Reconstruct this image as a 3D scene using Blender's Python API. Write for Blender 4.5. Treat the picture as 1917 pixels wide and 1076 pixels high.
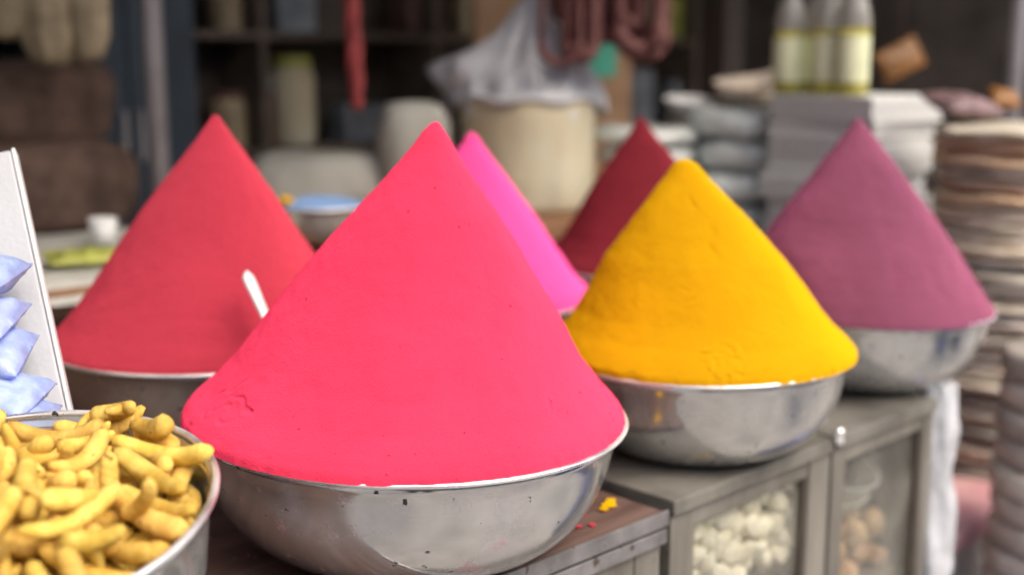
import bpy, bmesh, math, random
from mathutils import Vector, Matrix, Quaternion, noise, Euler

for o in list(bpy.data.objects): bpy.data.objects.remove(o)
SC = bpy.context.scene
COL = SC.collection
R_ = math.radians

# ------------------------------------------------------------------ camera, light, exposure
CAM_H, PITCH, FPX = 1.5, R_(10.5), 2300.0
cam_d = bpy.data.cameras.new('camera'); cam = bpy.data.objects.new('camera', cam_d); COL.objects.link(cam)
cam.location = (0, 0, CAM_H); cam.rotation_euler = (math.pi/2-PITCH, 0, 0)
cam_d.sensor_width = 36; cam_d.lens = 36*FPX/1917; cam_d.clip_start = .02; cam_d.clip_end = 400
cam_d.dof.use_dof = True; cam_d.dof.focus_distance = 1.16; cam_d.dof.aperture_fstop = 2.05
SC.camera = cam
SUN_EL, SUN_AZ = R_(50), R_(128)            # azimuth clockwise from +Y: light comes in from the street, right of the camera
w = bpy.data.worlds.new('World'); SC.world = w; w.use_nodes = True
nt = w.node_tree; bg = nt.nodes['Background']; sky = nt.nodes.new('ShaderNodeTexSky'); sky.sky_type = 'NISHITA'
sky.sun_disc = False; sky.sun_elevation = SUN_EL; sky.sun_rotation = SUN_AZ
sky.air_density = 1.0; sky.dust_density = 6.0; sky.ozone_density = .6
nt.links.new(sky.outputs[0], bg.inputs[0]); bg.inputs[1].default_value = .15
sd = bpy.data.lights.new('sun', 'SUN'); sd.energy = .85; sd.angle = R_(45); sd.color = (1, .95, .88)
sun = bpy.data.objects.new('sun', sd); COL.objects.link(sun)
sdir = Vector((math.sin(SUN_AZ)*math.cos(SUN_EL), math.cos(SUN_AZ)*math.cos(SUN_EL), math.sin(SUN_EL)))
sun.rotation_euler = sdir.to_track_quat('Z', 'Y').to_euler(); sun.location = (3, -6, 9)
vs = SC.view_settings; vs.view_transform = 'Standard'; vs.look = 'None'; vs.exposure = .78; vs.gamma = 1; vs.use_curve_mapping = False
SC.cycles.max_bounces = 8; SC.cycles.transparent_max_bounces = 12; SC.cycles.use_denoising = True
SC.cycles.sample_clamp_indirect = 6

# ------------------------------------------------------------------ shop axes: a runs along the counter front, b into the shop
P0 = Vector((.19, 1.402, 0)); U = Vector((.719, .695, 0)).normalized(); VV = Vector((-U.y, U.x, 0))
UANG = math.atan2(U.y, U.x)
def S(a, b, z=0): return P0+U*a+VV*b+Vector((0, 0, z))
def at(px, py, z):
    """point of the place seen at a picture position, z metres in front of the lens"""
    x = (px-958.5)/FPX*z; y = (538-py)/FPX*z
    return Vector((x, z*math.cos(PITCH)+y*math.sin(PITCH), CAM_H-z*math.sin(PITCH)+y*math.cos(PITCH)))
def onb(px, py, b):
    d = at(px, py, 1)-Vector((0, 0, CAM_H)); o = Vector((0, 0, CAM_H))
    t = (b-(o-P0).dot(VV))/d.dot(VV); return o+d*t

# ------------------------------------------------------------------ materials
MATS = {}
def mat(name, col, rough=.6, metal=0, var=.12, scale=30, bump=0, bscale=60, col2=None, spec=.5, random_obj=0, sheen=0,
        stretch=(1, 1, 1), specks=None, trans=0, alpha=1, coat=0, detail=5, thin=0, sss=0, contrast=(.35, .65), coords='Object'):
    m = bpy.data.materials.new(name); m.use_nodes = True; t = m.node_tree; N = t.nodes; L = t.links
    p = N['Principled BSDF']; p.inputs['Roughness'].default_value = rough; p.inputs['Metallic'].default_value = metal
    p.inputs['Specular IOR Level'].default_value = spec
    tc = N.new('ShaderNodeTexCoord'); mp = N.new('ShaderNodeMapping'); mp.inputs['Scale'].default_value = stretch
    L.new(tc.outputs[coords], mp.inputs[0])
    nz = N.new('ShaderNodeTexNoise'); nz.inputs['Scale'].default_value = scale; nz.inputs['Detail'].default_value = detail
    L.new(mp.outputs[0], nz.inputs['Vector'])
    cr = N.new('ShaderNodeValToRGB'); cr.color_ramp.elements[0].position, cr.color_ramp.elements[1].position = contrast
    c = Vector(col[:3])
    lo, hi = (c*(1-var), c*(1+var)) if col2 is None else (c, Vector(col2[:3]))
    cr.color_ramp.elements[0].color = (*[max(0, min(1, x)) for x in lo], 1); cr.color_ramp.elements[1].color = (*[max(0, min(1, x)) for x in hi], 1)
    L.new(nz.outputs['Fac'], cr.inputs[0]); out = cr.outputs[0]
    if specks:
        sc_, thr, scol = specks
        n2 = N.new('ShaderNodeTexNoise'); n2.inputs['Scale'].default_value = sc_; n2.inputs['Detail'].default_value = 2
        L.new(tc.outputs[coords], n2.inputs['Vector'])
        r2 = N.new('ShaderNodeValToRGB'); r2.color_ramp.elements[0].position = thr; r2.color_ramp.elements[1].position = thr+.03
        L.new(n2.outputs['Fac'], r2.inputs[0])
        mx = N.new('ShaderNodeMixRGB'); mx.inputs[2].default_value = (*scol, 1)
        L.new(r2.outputs[0], mx.inputs[0]); L.new(out, mx.inputs[1]); out = mx.outputs[0]
    if random_obj:
        oi = N.new('ShaderNodeObjectInfo'); hs = N.new('ShaderNodeHueSaturation')
        ma = N.new('ShaderNodeMapRange'); ma.inputs['To Min'].default_value = 1-random_obj; ma.inputs['To Max'].default_value = 1+random_obj
        L.new(oi.outputs['Random'], ma.inputs[0]); L.new(ma.outputs[0], hs.inputs['Value'])
        m2 = N.new('ShaderNodeMath'); m2.operation = 'MULTIPLY'; m2.inputs[1].default_value = 7.31; L.new(oi.outputs['Random'], m2.inputs[0])
        m3 = N.new('ShaderNodeMath'); m3.operation = 'FRACT'; L.new(m2.outputs[0], m3.inputs[0])
        m4 = N.new('ShaderNodeMapRange'); m4.inputs['To Min'].default_value = .5-.02*random_obj*3; m4.inputs['To Max'].default_value = .5+.02*random_obj*3
        L.new(m3.outputs[0], m4.inputs[0]); L.new(m4.outputs[0], hs.inputs['Hue'])
        L.new(out, hs.inputs['Color']); out = hs.outputs[0]
    L.new(out, p.inputs['Base Color'])
    if bump:
        nb = N.new('ShaderNodeTexNoise'); nb.inputs['Scale'].default_value = bscale; nb.inputs['Detail'].default_value = 6
        L.new(mp.outputs[0], nb.inputs['Vector'])
        b = N.new('ShaderNodeBump'); b.inputs['Strength'].default_value = min(1, bump); b.inputs['Distance'].default_value = .004*max(1, bump)
        L.new(nb.outputs['Fac'], b.inputs['Height']); L.new(b.outputs[0], p.inputs['Normal'])
    if rough >= 1: p.inputs['Diffuse Roughness'].default_value = 1.0
    if sheen: p.inputs['Sheen Weight'].default_value = sheen
    if trans: p.inputs['Transmission Weight'].default_value = trans
    if alpha < 1: p.inputs['Alpha'].default_value = alpha
    if coat: p.inputs['Coat Weight'].default_value = coat
    MATS[name] = m
    return m

def steel(name, tint=(.66, .68, .69), rough=.145, stain=None, dirt=.5, smear=None):
    """worn spun stainless steel: fine turning lines, smeared dust and a powder stain"""
    m = bpy.data.materials.new(name); m.use_nodes = True; t = m.node_tree; N = t.nodes; L = t.links
    p = N['Principled BSDF']; tc = N.new('ShaderNodeTexCoord')
    n1 = N.new('ShaderNodeTexNoise'); n1.inputs['Scale'].default_value = 9; n1.inputs['Detail'].default_value = 8; n1.inputs['Roughness'].default_value = .7
    L.new(tc.outputs['Object'], n1.inputs['Vector'])
    rr = N.new('ShaderNodeMapRange'); rr.inputs['From Min'].default_value = .35; rr.inputs['From Max'].default_value = .7
    rr.inputs['To Min'].default_value = rough*.5; rr.inputs['To Max'].default_value = rough*1.8; L.new(n1.outputs['Fac'], rr.inputs[0]); L.new(rr.outputs[0], p.inputs['Roughness'])
    # dusty film: less metallic where the film lies
    n2 = N.new('ShaderNodeTexNoise'); n2.inputs['Scale'].default_value = 14; n2.inputs['Detail'].default_value = 9; L.new(tc.outputs['Object'], n2.inputs['Vector'])
    r2 = N.new('ShaderNodeValToRGB'); r2.color_ramp.elements[0].position = .40; r2.color_ramp.elements[1].position = .72
    r2.color_ramp.elements[0].color = (.08, .08, .08, 1); r2.color_ramp.elements[1].color = (dirt, dirt, dirt, 1); L.new(n2.outputs['Fac'], r2.inputs[0])
    n3 = N.new('ShaderNodeTexNoise'); n3.inputs['Scale'].default_value = 75; n3.inputs['Detail'].default_value = 2; L.new(tc.outputs['Object'], n3.inputs['Vector'])
    r3 = N.new('ShaderNodeValToRGB'); r3.color_ramp.elements[0].position = .70; r3.color_ramp.elements[1].position = .735; L.new(n3.outputs['Fac'], r3.inputs[0])
    mx = N.new('ShaderNodeMixRGB'); mx.inputs[1].default_value = (*tint, 1); st = stain or (.4, .36, .32); mx.inputs[2].default_value = (*st, 1)
    L.new(r2.outputs[0], mx.inputs[0])
    mx2 = N.new('ShaderNodeMixRGB'); mx2.inputs[2].default_value = (.03, .025, .03, 1); L.new(r3.outputs[0], mx2.inputs[0]); L.new(mx.outputs[0], mx2.inputs[1])
    last = mx2.outputs[0]; sm = None
    if smear:
        # loose powder that stuck to the metal
        n4 = N.new('ShaderNodeTexNoise'); n4.inputs['Scale'].default_value = 17; n4.inputs['Detail'].default_value = 6; n4.inputs['Roughness'].default_value = .65; L.new(tc.outputs['Object'], n4.inputs['Vector'])
        r4 = N.new('ShaderNodeValToRGB'); r4.color_ramp.elements[0].position = .60; r4.color_ramp.elements[1].position = .72; r4.color_ramp.elements[1].color = (.75, .75, .75, 1); L.new(n4.outputs['Fac'], r4.inputs[0])
        mx3 = N.new('ShaderNodeMixRGB'); mx3.inputs[2].default_value = (*smear, 1); L.new(r4.outputs[0], mx3.inputs[0]); L.new(last, mx3.inputs[1]); last = mx3.outputs[0]; sm = r4.outputs[0]
    L.new(last, p.inputs['Base Color'])
    inv = N.new('ShaderNodeMath'); inv.operation = 'SUBTRACT'; inv.inputs[0].default_value = 1; L.new(r2.outputs[0], inv.inputs[1])
    inv2 = N.new('ShaderNodeMath'); inv2.operation = 'SUBTRACT'; L.new(inv.outputs[0], inv2.inputs[0]); L.new(r3.outputs[0], inv2.inputs[1]); inv2.use_clamp = True
    met = inv2.outputs[0]
    if sm:
        s5 = N.new('ShaderNodeMath'); s5.operation = 'SUBTRACT'; s5.use_clamp = True; L.new(met, s5.inputs[0]); L.new(sm, s5.inputs[1]); met = s5.outputs[0]
    L.new(met, p.inputs['Metallic'])
    # fine turning lines
    sx = N.new('ShaderNodeMapping'); sx.inputs['Scale'].default_value = (2, 2, 420); L.new(tc.outputs['Object'], sx.inputs[0])
    nb = N.new('ShaderNodeTexNoise'); nb.inputs['Scale'].default_value = 1; nb.inputs['Detail'].default_value = 2; L.new(sx.outputs[0], nb.inputs['Vector'])
    b = N.new('ShaderNodeBump'); b.inputs['Strength'].default_value = .06; b.inputs['Distance'].default_value = .001
    L.new(nb.outputs['Fac'], b.inputs['Height']); L.new(b.outputs[0], p.inputs['Normal'])
    MATS[name] = m
    return m

def glass(name, tint=(.97, .975, .95), rough=.03, mixf=.09, dust=.13):
    """thin dusty pane: see-through sheet with a glossy skin"""
    m = bpy.data.materials.new(name); m.use_nodes = True; t = m.node_tree; N = t.nodes; L = t.links
    N.remove(N['Principled BSDF']); out = N['Material Output']
    tr = N.new('ShaderNodeBsdfTransparent'); tr.inputs[0].default_value = (*tint, 1)
    gl = N.new('ShaderNodeBsdfGlossy'); gl.inputs['Roughness'].default_value = rough
    df = N.new('ShaderNodeBsdfDiffuse'); df.inputs[0].default_value = (.6, .58, .52, 1)
    m1 = N.new('ShaderNodeMixShader'); m1.inputs[0].default_value = mixf; L.new(tr.outputs[0], m1.inputs[1]); L.new(gl.outputs[0], m1.inputs[2])
    tc = N.new('ShaderNodeTexCoord'); nz = N.new('ShaderNodeTexNoise'); nz.inputs['Scale'].default_value = 8; nz.inputs['Detail'].default_value = 8
    L.new(tc.outputs['Object'], nz.inputs['Vector'])
    mr = N.new('ShaderNodeMapRange'); mr.inputs['From Min'].default_value = .4; mr.inputs['From Max'].default_value = .8; mr.inputs['To Min'].default_value = dust*.3; mr.inputs['To Max'].default_value = dust*2
    L.new(nz.outputs['Fac'], mr.inputs[0])
    m2 = N.new('ShaderNodeMixShader'); L.new(mr.outputs[0], m2.inputs[0]); L.new(m1.outputs[0], m2.inputs[1]); L.new(df.outputs[0], m2.inputs[2])
    L.new(m2.outputs[0], out.inputs['Surface']); MATS[name] = m
    return m

# ------------------------------------------------------------------ mesh helpers
def link(o, parent=None):
    COL.objects.link(o)
    if parent is not None: o.parent = parent
    return o
def mesh(name, V, F, m=None, parent=None, smooth=True, loc=None, rot=None):
    me = bpy.data.meshes.new(name); me.from_pydata([tuple(v) for v in V], [], F); me.validate(); me.update()
    if smooth: me.polygons.foreach_set('use_smooth', [True]*len(me.polygons))
    if m is not None: me.materials.append(MATS[m] if isinstance(m, str) else m)
    o = bpy.data.objects.new(name, me); link(o, parent)
    if loc is not None: o.location = loc
    if rot is not None: o.rotation_euler = rot
    return o
def tag(o, label, cat, group=None, kind=None):
    o['label'] = label; o['category'] = cat
    if group: o['group'] = group
    if kind: o['kind'] = kind
    return o
def setting(o): o['kind'] = 'structure'; return o
def empty(name, loc=(0, 0, 0), rz=0, rot=None):
    o = bpy.data.objects.new(name, None); link(o); o.location = loc; o.rotation_euler = rot if rot else (0, 0, rz); o.empty_display_size = .05
    return o
def boxdata(x0, x1, y0, y1, z0, z1, bev=.003, seg=2):
    bm = bmesh.new(); bmesh.ops.create_cube(bm, size=1)
    for v in bm.verts:
        v.co = Vector((x0+(v.co.x+.5)*(x1-x0), y0+(v.co.y+.5)*(y1-y0), z0+(v.co.z+.5)*(z1-z0)))
    if bev: bmesh.ops.bevel(bm, geom=bm.edges[:], offset=bev, segments=seg, affect='EDGES', profile=.6)
    bm.verts.index_update(); V = [v.co.copy() for v in bm.verts]; F = [[v.index for v in f.verts] for f in bm.faces]; bm.free()
    return V, F
def box(name, x0, x1, y0, y1, z0, z1, m, parent=None, bev=.003, **k):
    V, F = boxdata(x0, x1, y0, y1, z0, z1, bev)
    return mesh(name, V, F, m, parent, smooth=False, **k)
def lathe(pr, n=96, fn=None, closed=False):
    V = []; F = []; m = len(pr)
    for i, (r, z) in enumerate(pr):
        for j in range(n):
            t = 2*math.pi*j/n; p = Vector((r*math.cos(t), r*math.sin(t), z))
            V.append(fn(p, t, i) if fn else p)
    for i in range(m-1 if not closed else m):
        i2 = (i+1) % m
        for j in range(n):
            k = (j+1) % n; F.append((i*n+j, i*n+k, i2*n+k, i2*n+j))
    return V, F
def capped(V, F, n):
    F.append(tuple(range(n-1, -1, -1))); F.append(tuple(range(len(V)-n, len(V)))); return V, F
def tube(path, rad, m=8, closed=False):
    V = []; F = []; n = len(path); path = [Vector(p) for p in path]; up = Vector((.13, .27, .95))
    for i, p in enumerate(path):
        a = path[(i-1) % n] if (closed or i) else p; b = path[(i+1) % n] if (closed or i < n-1) else p
        t = (b-a).normalized(); x = t.cross(up)
        if x.length < 1e-3: x = t.cross(Vector((1, 0, 0)))
        x.normalize(); y = t.cross(x); r = rad[i] if isinstance(rad, (list, tuple)) else rad
        for j in range(m):
            c = 2*math.pi*j/m; V.append(p+x*math.cos(c)*r+y*math.sin(c)*r)
    for i in range(n if closed else n-1):
        i2 = (i+1) % n
        for j in range(m):
            k = (j+1) % m; F.append((i*m+j, i*m+k, i2*m+k, i2*m+j))
    if not closed: F.append(tuple(range(m-1, -1, -1))); F.append(tuple(range((n-1)*m, n*m)))
    return V, F
def fbm(p, o=4):
    s = 0; a = 1; q = Vector(p)
    for _ in range(o): s += a*noise.noise(q); q = q*2.03; a *= .5
    return s
# ------------------------------------------------------------------ materials used
def powder(name, col, dark=.10, specks=None):
    return mat(name, col, rough=1, spec=.0, var=dark, scale=7, bump=.34, bscale=520, sheen=.0, detail=10, specks=specks, contrast=(.36, .64))
powder('pink_powder', (.90, .060, .138), .07, (90, .735, (.35, .02, .06)))
powder('red_powder', (.50, .050, .082), .05)
powder('magenta_powder', (.93, .10, .37), .05)
powder('maroon_powder', (.235, .028, .040), .08)
powder('yellow_powder', (.70, .40, .007), .06, (130, .76, (.45, .2, .0)))
powder('purple_powder', (.325, .10, .172), .10, (55, .76, (.15, .03, .08)))
powder('blue_powder', (.17, .28, .48), .1)
steel('steel_pink', stain=(.46, .40, .42), smear=(.52, .13, .19)); steel('steel_plain', stain=(.42, .38, .33)); steel('steel_yellow', stain=(.42, .38, .33), smear=(.50, .36, .12)); steel('steel_purple', stain=(.42, .38, .36), smear=(.36, .2, .27)); steel('steel_rim', tint=(.92, .91, .90), rough=.34, dirt=.8, stain=(.82, .81, .80))
steel('steel_dull', tint=(.55, .53, .5), rough=.28, stain=(.38, .33, .28), dirt=.7)
mat('turmeric', (.54, .32, .05), rough=.9, spec=.15, col2=(.80, .56, .14), scale=38, bump=.6, bscale=110, random_obj=.15, stretch=(1.6, .8, .8), specks=(60, .70, (.34, .19, .05)))
mat('white_lump', (.70, .64, .49), rough=.75, spec=.3, col2=(.86, .83, .74), scale=60, bump=.5, bscale=120, random_obj=.1)
mat('brown_lump', (.36, .22, .12), rough=.8, col2=(.52, .36, .22), scale=50, bump=.5, bscale=110, random_obj=.22)
mat('blue_film', (.32, .40, .72), rough=.33, spec=.5, var=.25, scale=35, bump=.8, bscale=45, random_obj=.08)
mat('white_board', (.46, .48, .51), rough=.55, var=.03, scale=10, bump=.2, bscale=200)
mat('old_paint', (.12, .11, .092), rough=.42, metal=.25, col2=(.31, .29, .25), scale=10, bump=.5, bscale=40, specks=(60, .69, (.08, .06, .05)), stretch=(1, 1, .22), detail=9)
mat('old_wood', (.085, .045, .035), rough=.6, col2=(.16, .10, .08), scale=14, bump=.6, bscale=60, stretch=(.25, 2, 1), specks=(38, .68, (.30, .16, .13)))
mat('inner_wood', (.10, .08, .065), rough=.8, var=.3, scale=12, bump=.4)
mat('cabinet_top', (.085, .08, .07), rough=.5, col2=(.19, .18, .155), scale=9, bump=.4, bscale=50, detail=9)
mat('alu_trim', (.42, .40, .39), rough=.38, metal=.75, var=.25, scale=25, bump=.25, bscale=90, specks=(60, .68, (.2, .15, .13)))
glass('pane'); glass('clear_film', tint=(.96, .97, .97), rough=.12, mixf=.2, dust=.35)
mat('plinth_stone', (.42, .37, .35), rough=.8, var=.3, scale=9, bump=.6, bscale=30)
mat('street', (.36, .34, .31), rough=.85, var=.22, scale=3, bump=.6, bscale=25)
mat('dark_wall', (.13, .112, .098), rough=.9, var=.35, scale=4, bump=.5, bscale=18)
mat('roof_sheet', (.40, .39, .37), rough=.6, var=.2, scale=6)
mat('facade', (.46, .44, .40), rough=.9, var=.18, scale=1.5, bump=.4, bscale=12)
mat('shutter', (.17, .25, .36), rough=.5, var=.2, scale=4)
mat('shelf_wood', (.12, .095, .075), rough=.7, var=.3, scale=10, stretch=(.3, 1, 1))
mat('cream_sack', (.56, .48, .32), rough=.85, col2=(.64, .62, .47), scale=5, bump=.7, bscale=60, detail=6)
mat('jute', (.17, .11, .085), rough=.95, var=.3, scale=18, bump=1, bscale=150)
mat('jute_pale', (.40, .33, .22), rough=.95, var=.3, scale=14, bump=1, bscale=150)
mat('bag_film', (.66, .68, .72), rough=.25, spec=.6, var=.1, scale=12, bump=.8, bscale=28, trans=.15)
mat('carton', (.44, .27, .16), rough=.85, var=.12, scale=10, bump=.3)
mat('green_label', (.10, .52, .38), rough=.5, var=.1)
mat('post_wood', (.045, .034, .028), rough=.8, var=.4, scale=9, bump=.6, stretch=(1, 1, .15))
mat('pole_metal', (.36, .35, .37), rough=.45, metal=.3, var=.15, scale=9, bump=.2)
mat('mala', (.135, .05, .045), rough=.7, var=.25, scale=60, bump=.8, bscale=160)
mat('red_rope', (.30, .05, .05), rough=.8, var=.3, scale=50, bump=.8, bscale=160)
mat('blue_steel', (.035, .055, .08), rough=.45, var=.3, scale=5, bump=.2)
mat('white_cloth', (.40, .40, .36), rough=.9, var=.12, scale=9, bump=.6, bscale=50)
mat('grey_cloth', (.46, .46, .42), rough=.9, var=.14, scale=12, bump=.6, bscale=50)
mat('table_wood', (.24, .12, .06), rough=.7, var=.25, scale=12, bump=.4, stretch=(.3, 2, 1))
mat('wrap_film', (.58, .62, .60), rough=.22, spec=.7, var=.18, scale=12, bump=.8, bscale=35, random_obj=.12)
mat('leaf_plate', (.54, .46, .35), rough=.85, col2=(.72, .66, .56), scale=16, bump=.9, bscale=60, random_obj=.28)
mat('leaf_orange', (.56, .37, .24), rough=.8, col2=(.64, .48, .35), scale=16, bump=.8, bscale=60, random_obj=.15)
mat('grey_plate', (.34, .295, .255), rough=.85, col2=(.50, .45, .40), scale=16, bump=.9, bscale=60, random_obj=.25)
mat('paper', (.64, .65, .64), rough=.8, var=.07, scale=6, bump=.6, bscale=120, stretch=(.2, .2, 6), random_obj=.06)
mat('oil', (.50, .46, .08), rough=.1, var=.1, trans=.35, spec=.6)
mat('bottle_label', (.72, .75, .50), rough=.45, var=.1, scale=20)
mat('bottle_clear', (.55, .54, .50), rough=.15, trans=.6, var=.05)
mat('yellow_cap', (.62, .58, .04), rough=.4, var=.05)
mat('olive', (.34, .36, .08), rough=.5, var=.3, scale=15)
mat('violet', (.22, .21, .33), rough=.5, var=.2, scale=12)
mat('brown_bag', (.20, .13, .135), rough=.35, var=.3, scale=20, bump=.6)
mat('slate', (.22, .25, .28), rough=.5, var=.3, scale=12)
mat('tan_pack', (.36, .29, .18), rough=.6, var=.25, scale=14)
mat('amber_pack', (.26, .115, .03), rough=.4, var=.2, scale=14)
mat('brown_pack', (.12, .06, .05), rough=.6, var=.3, scale=14)
mat('pink_cloth', (.52, .22, .25), rough=.9, col2=(.62, .38, .38), scale=14, bump=.6)
mat('indigo_sack', (.16, .17, .32), rough=.6, var=.25, scale=12, bump=.9, bscale=30)
mat('white_plastic', (.72, .73, .73), rough=.4, var=.08, scale=14, bump=.6, bscale=50)
mat('drum_blue', (.03, .12, .42), rough=.4, var=.1)
mat('navy_cloth', (.03, .04, .07), rough=.9, var=.2, bump=.5)
mat('shirt', (.30, .33, .38), rough=.9, var=.15, bump=.5)
mat('skin', (.36, .20, .13), rough=.6, var=.08)
mat('hair', (.012, .01, .009), rough=.6, var=.3)
mat('black_plastic', (.02, .02, .022), rough=.3, var=.1)

# ------------------------------------------------------------------ the setting
def sheet(name, pts, z, m):
    V = [Vector((p.x, p.y, z)) for p in pts]; return mesh(name, V, [tuple(range(len(V)))], m, smooth=False)
g = setting(mesh('ground', [(-80, -80, 0), (80, -80, 0), (80, 80, 0), (-80, 80, 0)], [(0, 1, 2, 3)], 'street', smooth=False))
def sbox(name, a0, a1, b0, b1, z0, z1, m, bev=.004, parent=None):
    """a box squared to the shop; its own frame sits at a0, b0"""
    V, F = boxdata(0, a1-a0, 0, b1-b0, 0, z1-z0, bev)
    o = mesh(name, V, F, m, None, smooth=False); 
    if parent is not None:
        o.parent = parent; o.location = (a0, b0, z0)
    else:
        o.location = S(a0, b0, z0); o.rotation_euler = (0, 0, UANG)
    return o
PL = .62
tag(sbox('shop_platform', -2.2, 3.5, .12, 2.52, 0, PL, 'plinth_stone', .01), 'raised stone shop platform under the stacked goods', 'platform')
tag(sbox('back_wall', -2.2, 3.5, 2.525, 2.7, 0, 3.0, 'dark_wall', 0), 'dark wall at the back of the shop behind the shelves', 'wall')
tag(sbox('side_wall', 3.505, 3.7, -.1, 2.7, 0, 3.0, 'dark_wall', 0), 'dark side wall at the right end of the shop', 'wall')
tag(sbox('partition_wall', -2.4, -2.205, -.1, 2.7, 0, 3.0, 'dark_wall', 0), 'dark partition wall left of the shop, outside the picture', 'wall')
tag(sbox('unseen_roof', -2.4, 3.7, .0, 2.7, 2.80, 2.90, 'roof_sheet', 0), 'unseen grey sheet roof over the shop, shaped to set the light inside', 'roof')  # out of view; height, eave and pale tone set for the light inside
# the other side of the street, seen mirrored in the bowls
op = tag(sbox('street_building', -7, 7, -9.5, -7.0, 0, 4.2, 'facade', .02), 'pale plastered building across the street with blue shutters', 'building')
for k in range(5):
    sh = sbox('shutter', 0, 1.5, 0, .06, 0, 2.3, 'shutter', .01, op); sh.location = (1.0+2.6*k, 2.49, .1)
    for q in range(8):
        s2 = box('slat', .03, 1.47, 0, .02, .02, .22, 'shutter', sh, .006); s2.location = (0, .055, .1+q*.27)

# ------------------------------------------------------------------ bowls and powder heaps
def bowl_prof(R, D):
    k = D/.13
    o = [(.001, 0), (.30*R, 0), (.48*R, .0), (.55*R, .002*k), (.62*R, .0065*k), (.69*R, .0145*k), (.76*R, .026*k), (.82*R, .040*k), (.868*R, .056*k), (.903*R, .074*k), (.926*R, .092*k), (.944*R, .109*k), (.960*R, .120*k), (.985*R, .1285*k)]
    i = [(r-.0022, z+(.0022 if z < .1*k else 0)) for r, z in reversed(o) if r > .002]+[(.001, .0022)]
    return o, i
def make_bowl(c, R, D, m, label, tilt=(0, 0), group='steel bowls on the counter', seed=0, rim_m='steel_rim'):
    o, i = bowl_prof(R, D)
    def fn(p, t, _):
        d = Vector((math.cos(t)*1.7+seed, math.sin(t)*1.7, p.z*7)); k = 1+.006*noise.noise(d)+.0018*noise.noise(d*3.3)
        return Vector((p.x*k, p.y*k, p.z))
    V, F = lathe(o+i, 144, fn)
    b = mesh('steel_bowl', V, F, m)
    b.location = c; b.rotation_euler = (Matrix.Rotation(tilt[1], 3, 'X') @ Matrix.Rotation(-tilt[0], 3, 'Y') @ Matrix.Rotation(seed*1.3, 3, 'Z')).to_euler()
    tag(b, label, 'bowl', group)
    # rolled rim
    pr = []; k = D/.13
    for q in range(9):
        t = 2*math.pi*q/9; pr.append((R*.990+.0033*math.cos(t), .1300*k+.0028*math.sin(t)))
    V, F = lathe(pr, 144, fn, closed=True)
    mesh('rim', V, F, rim_m, b)
    return b
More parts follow.
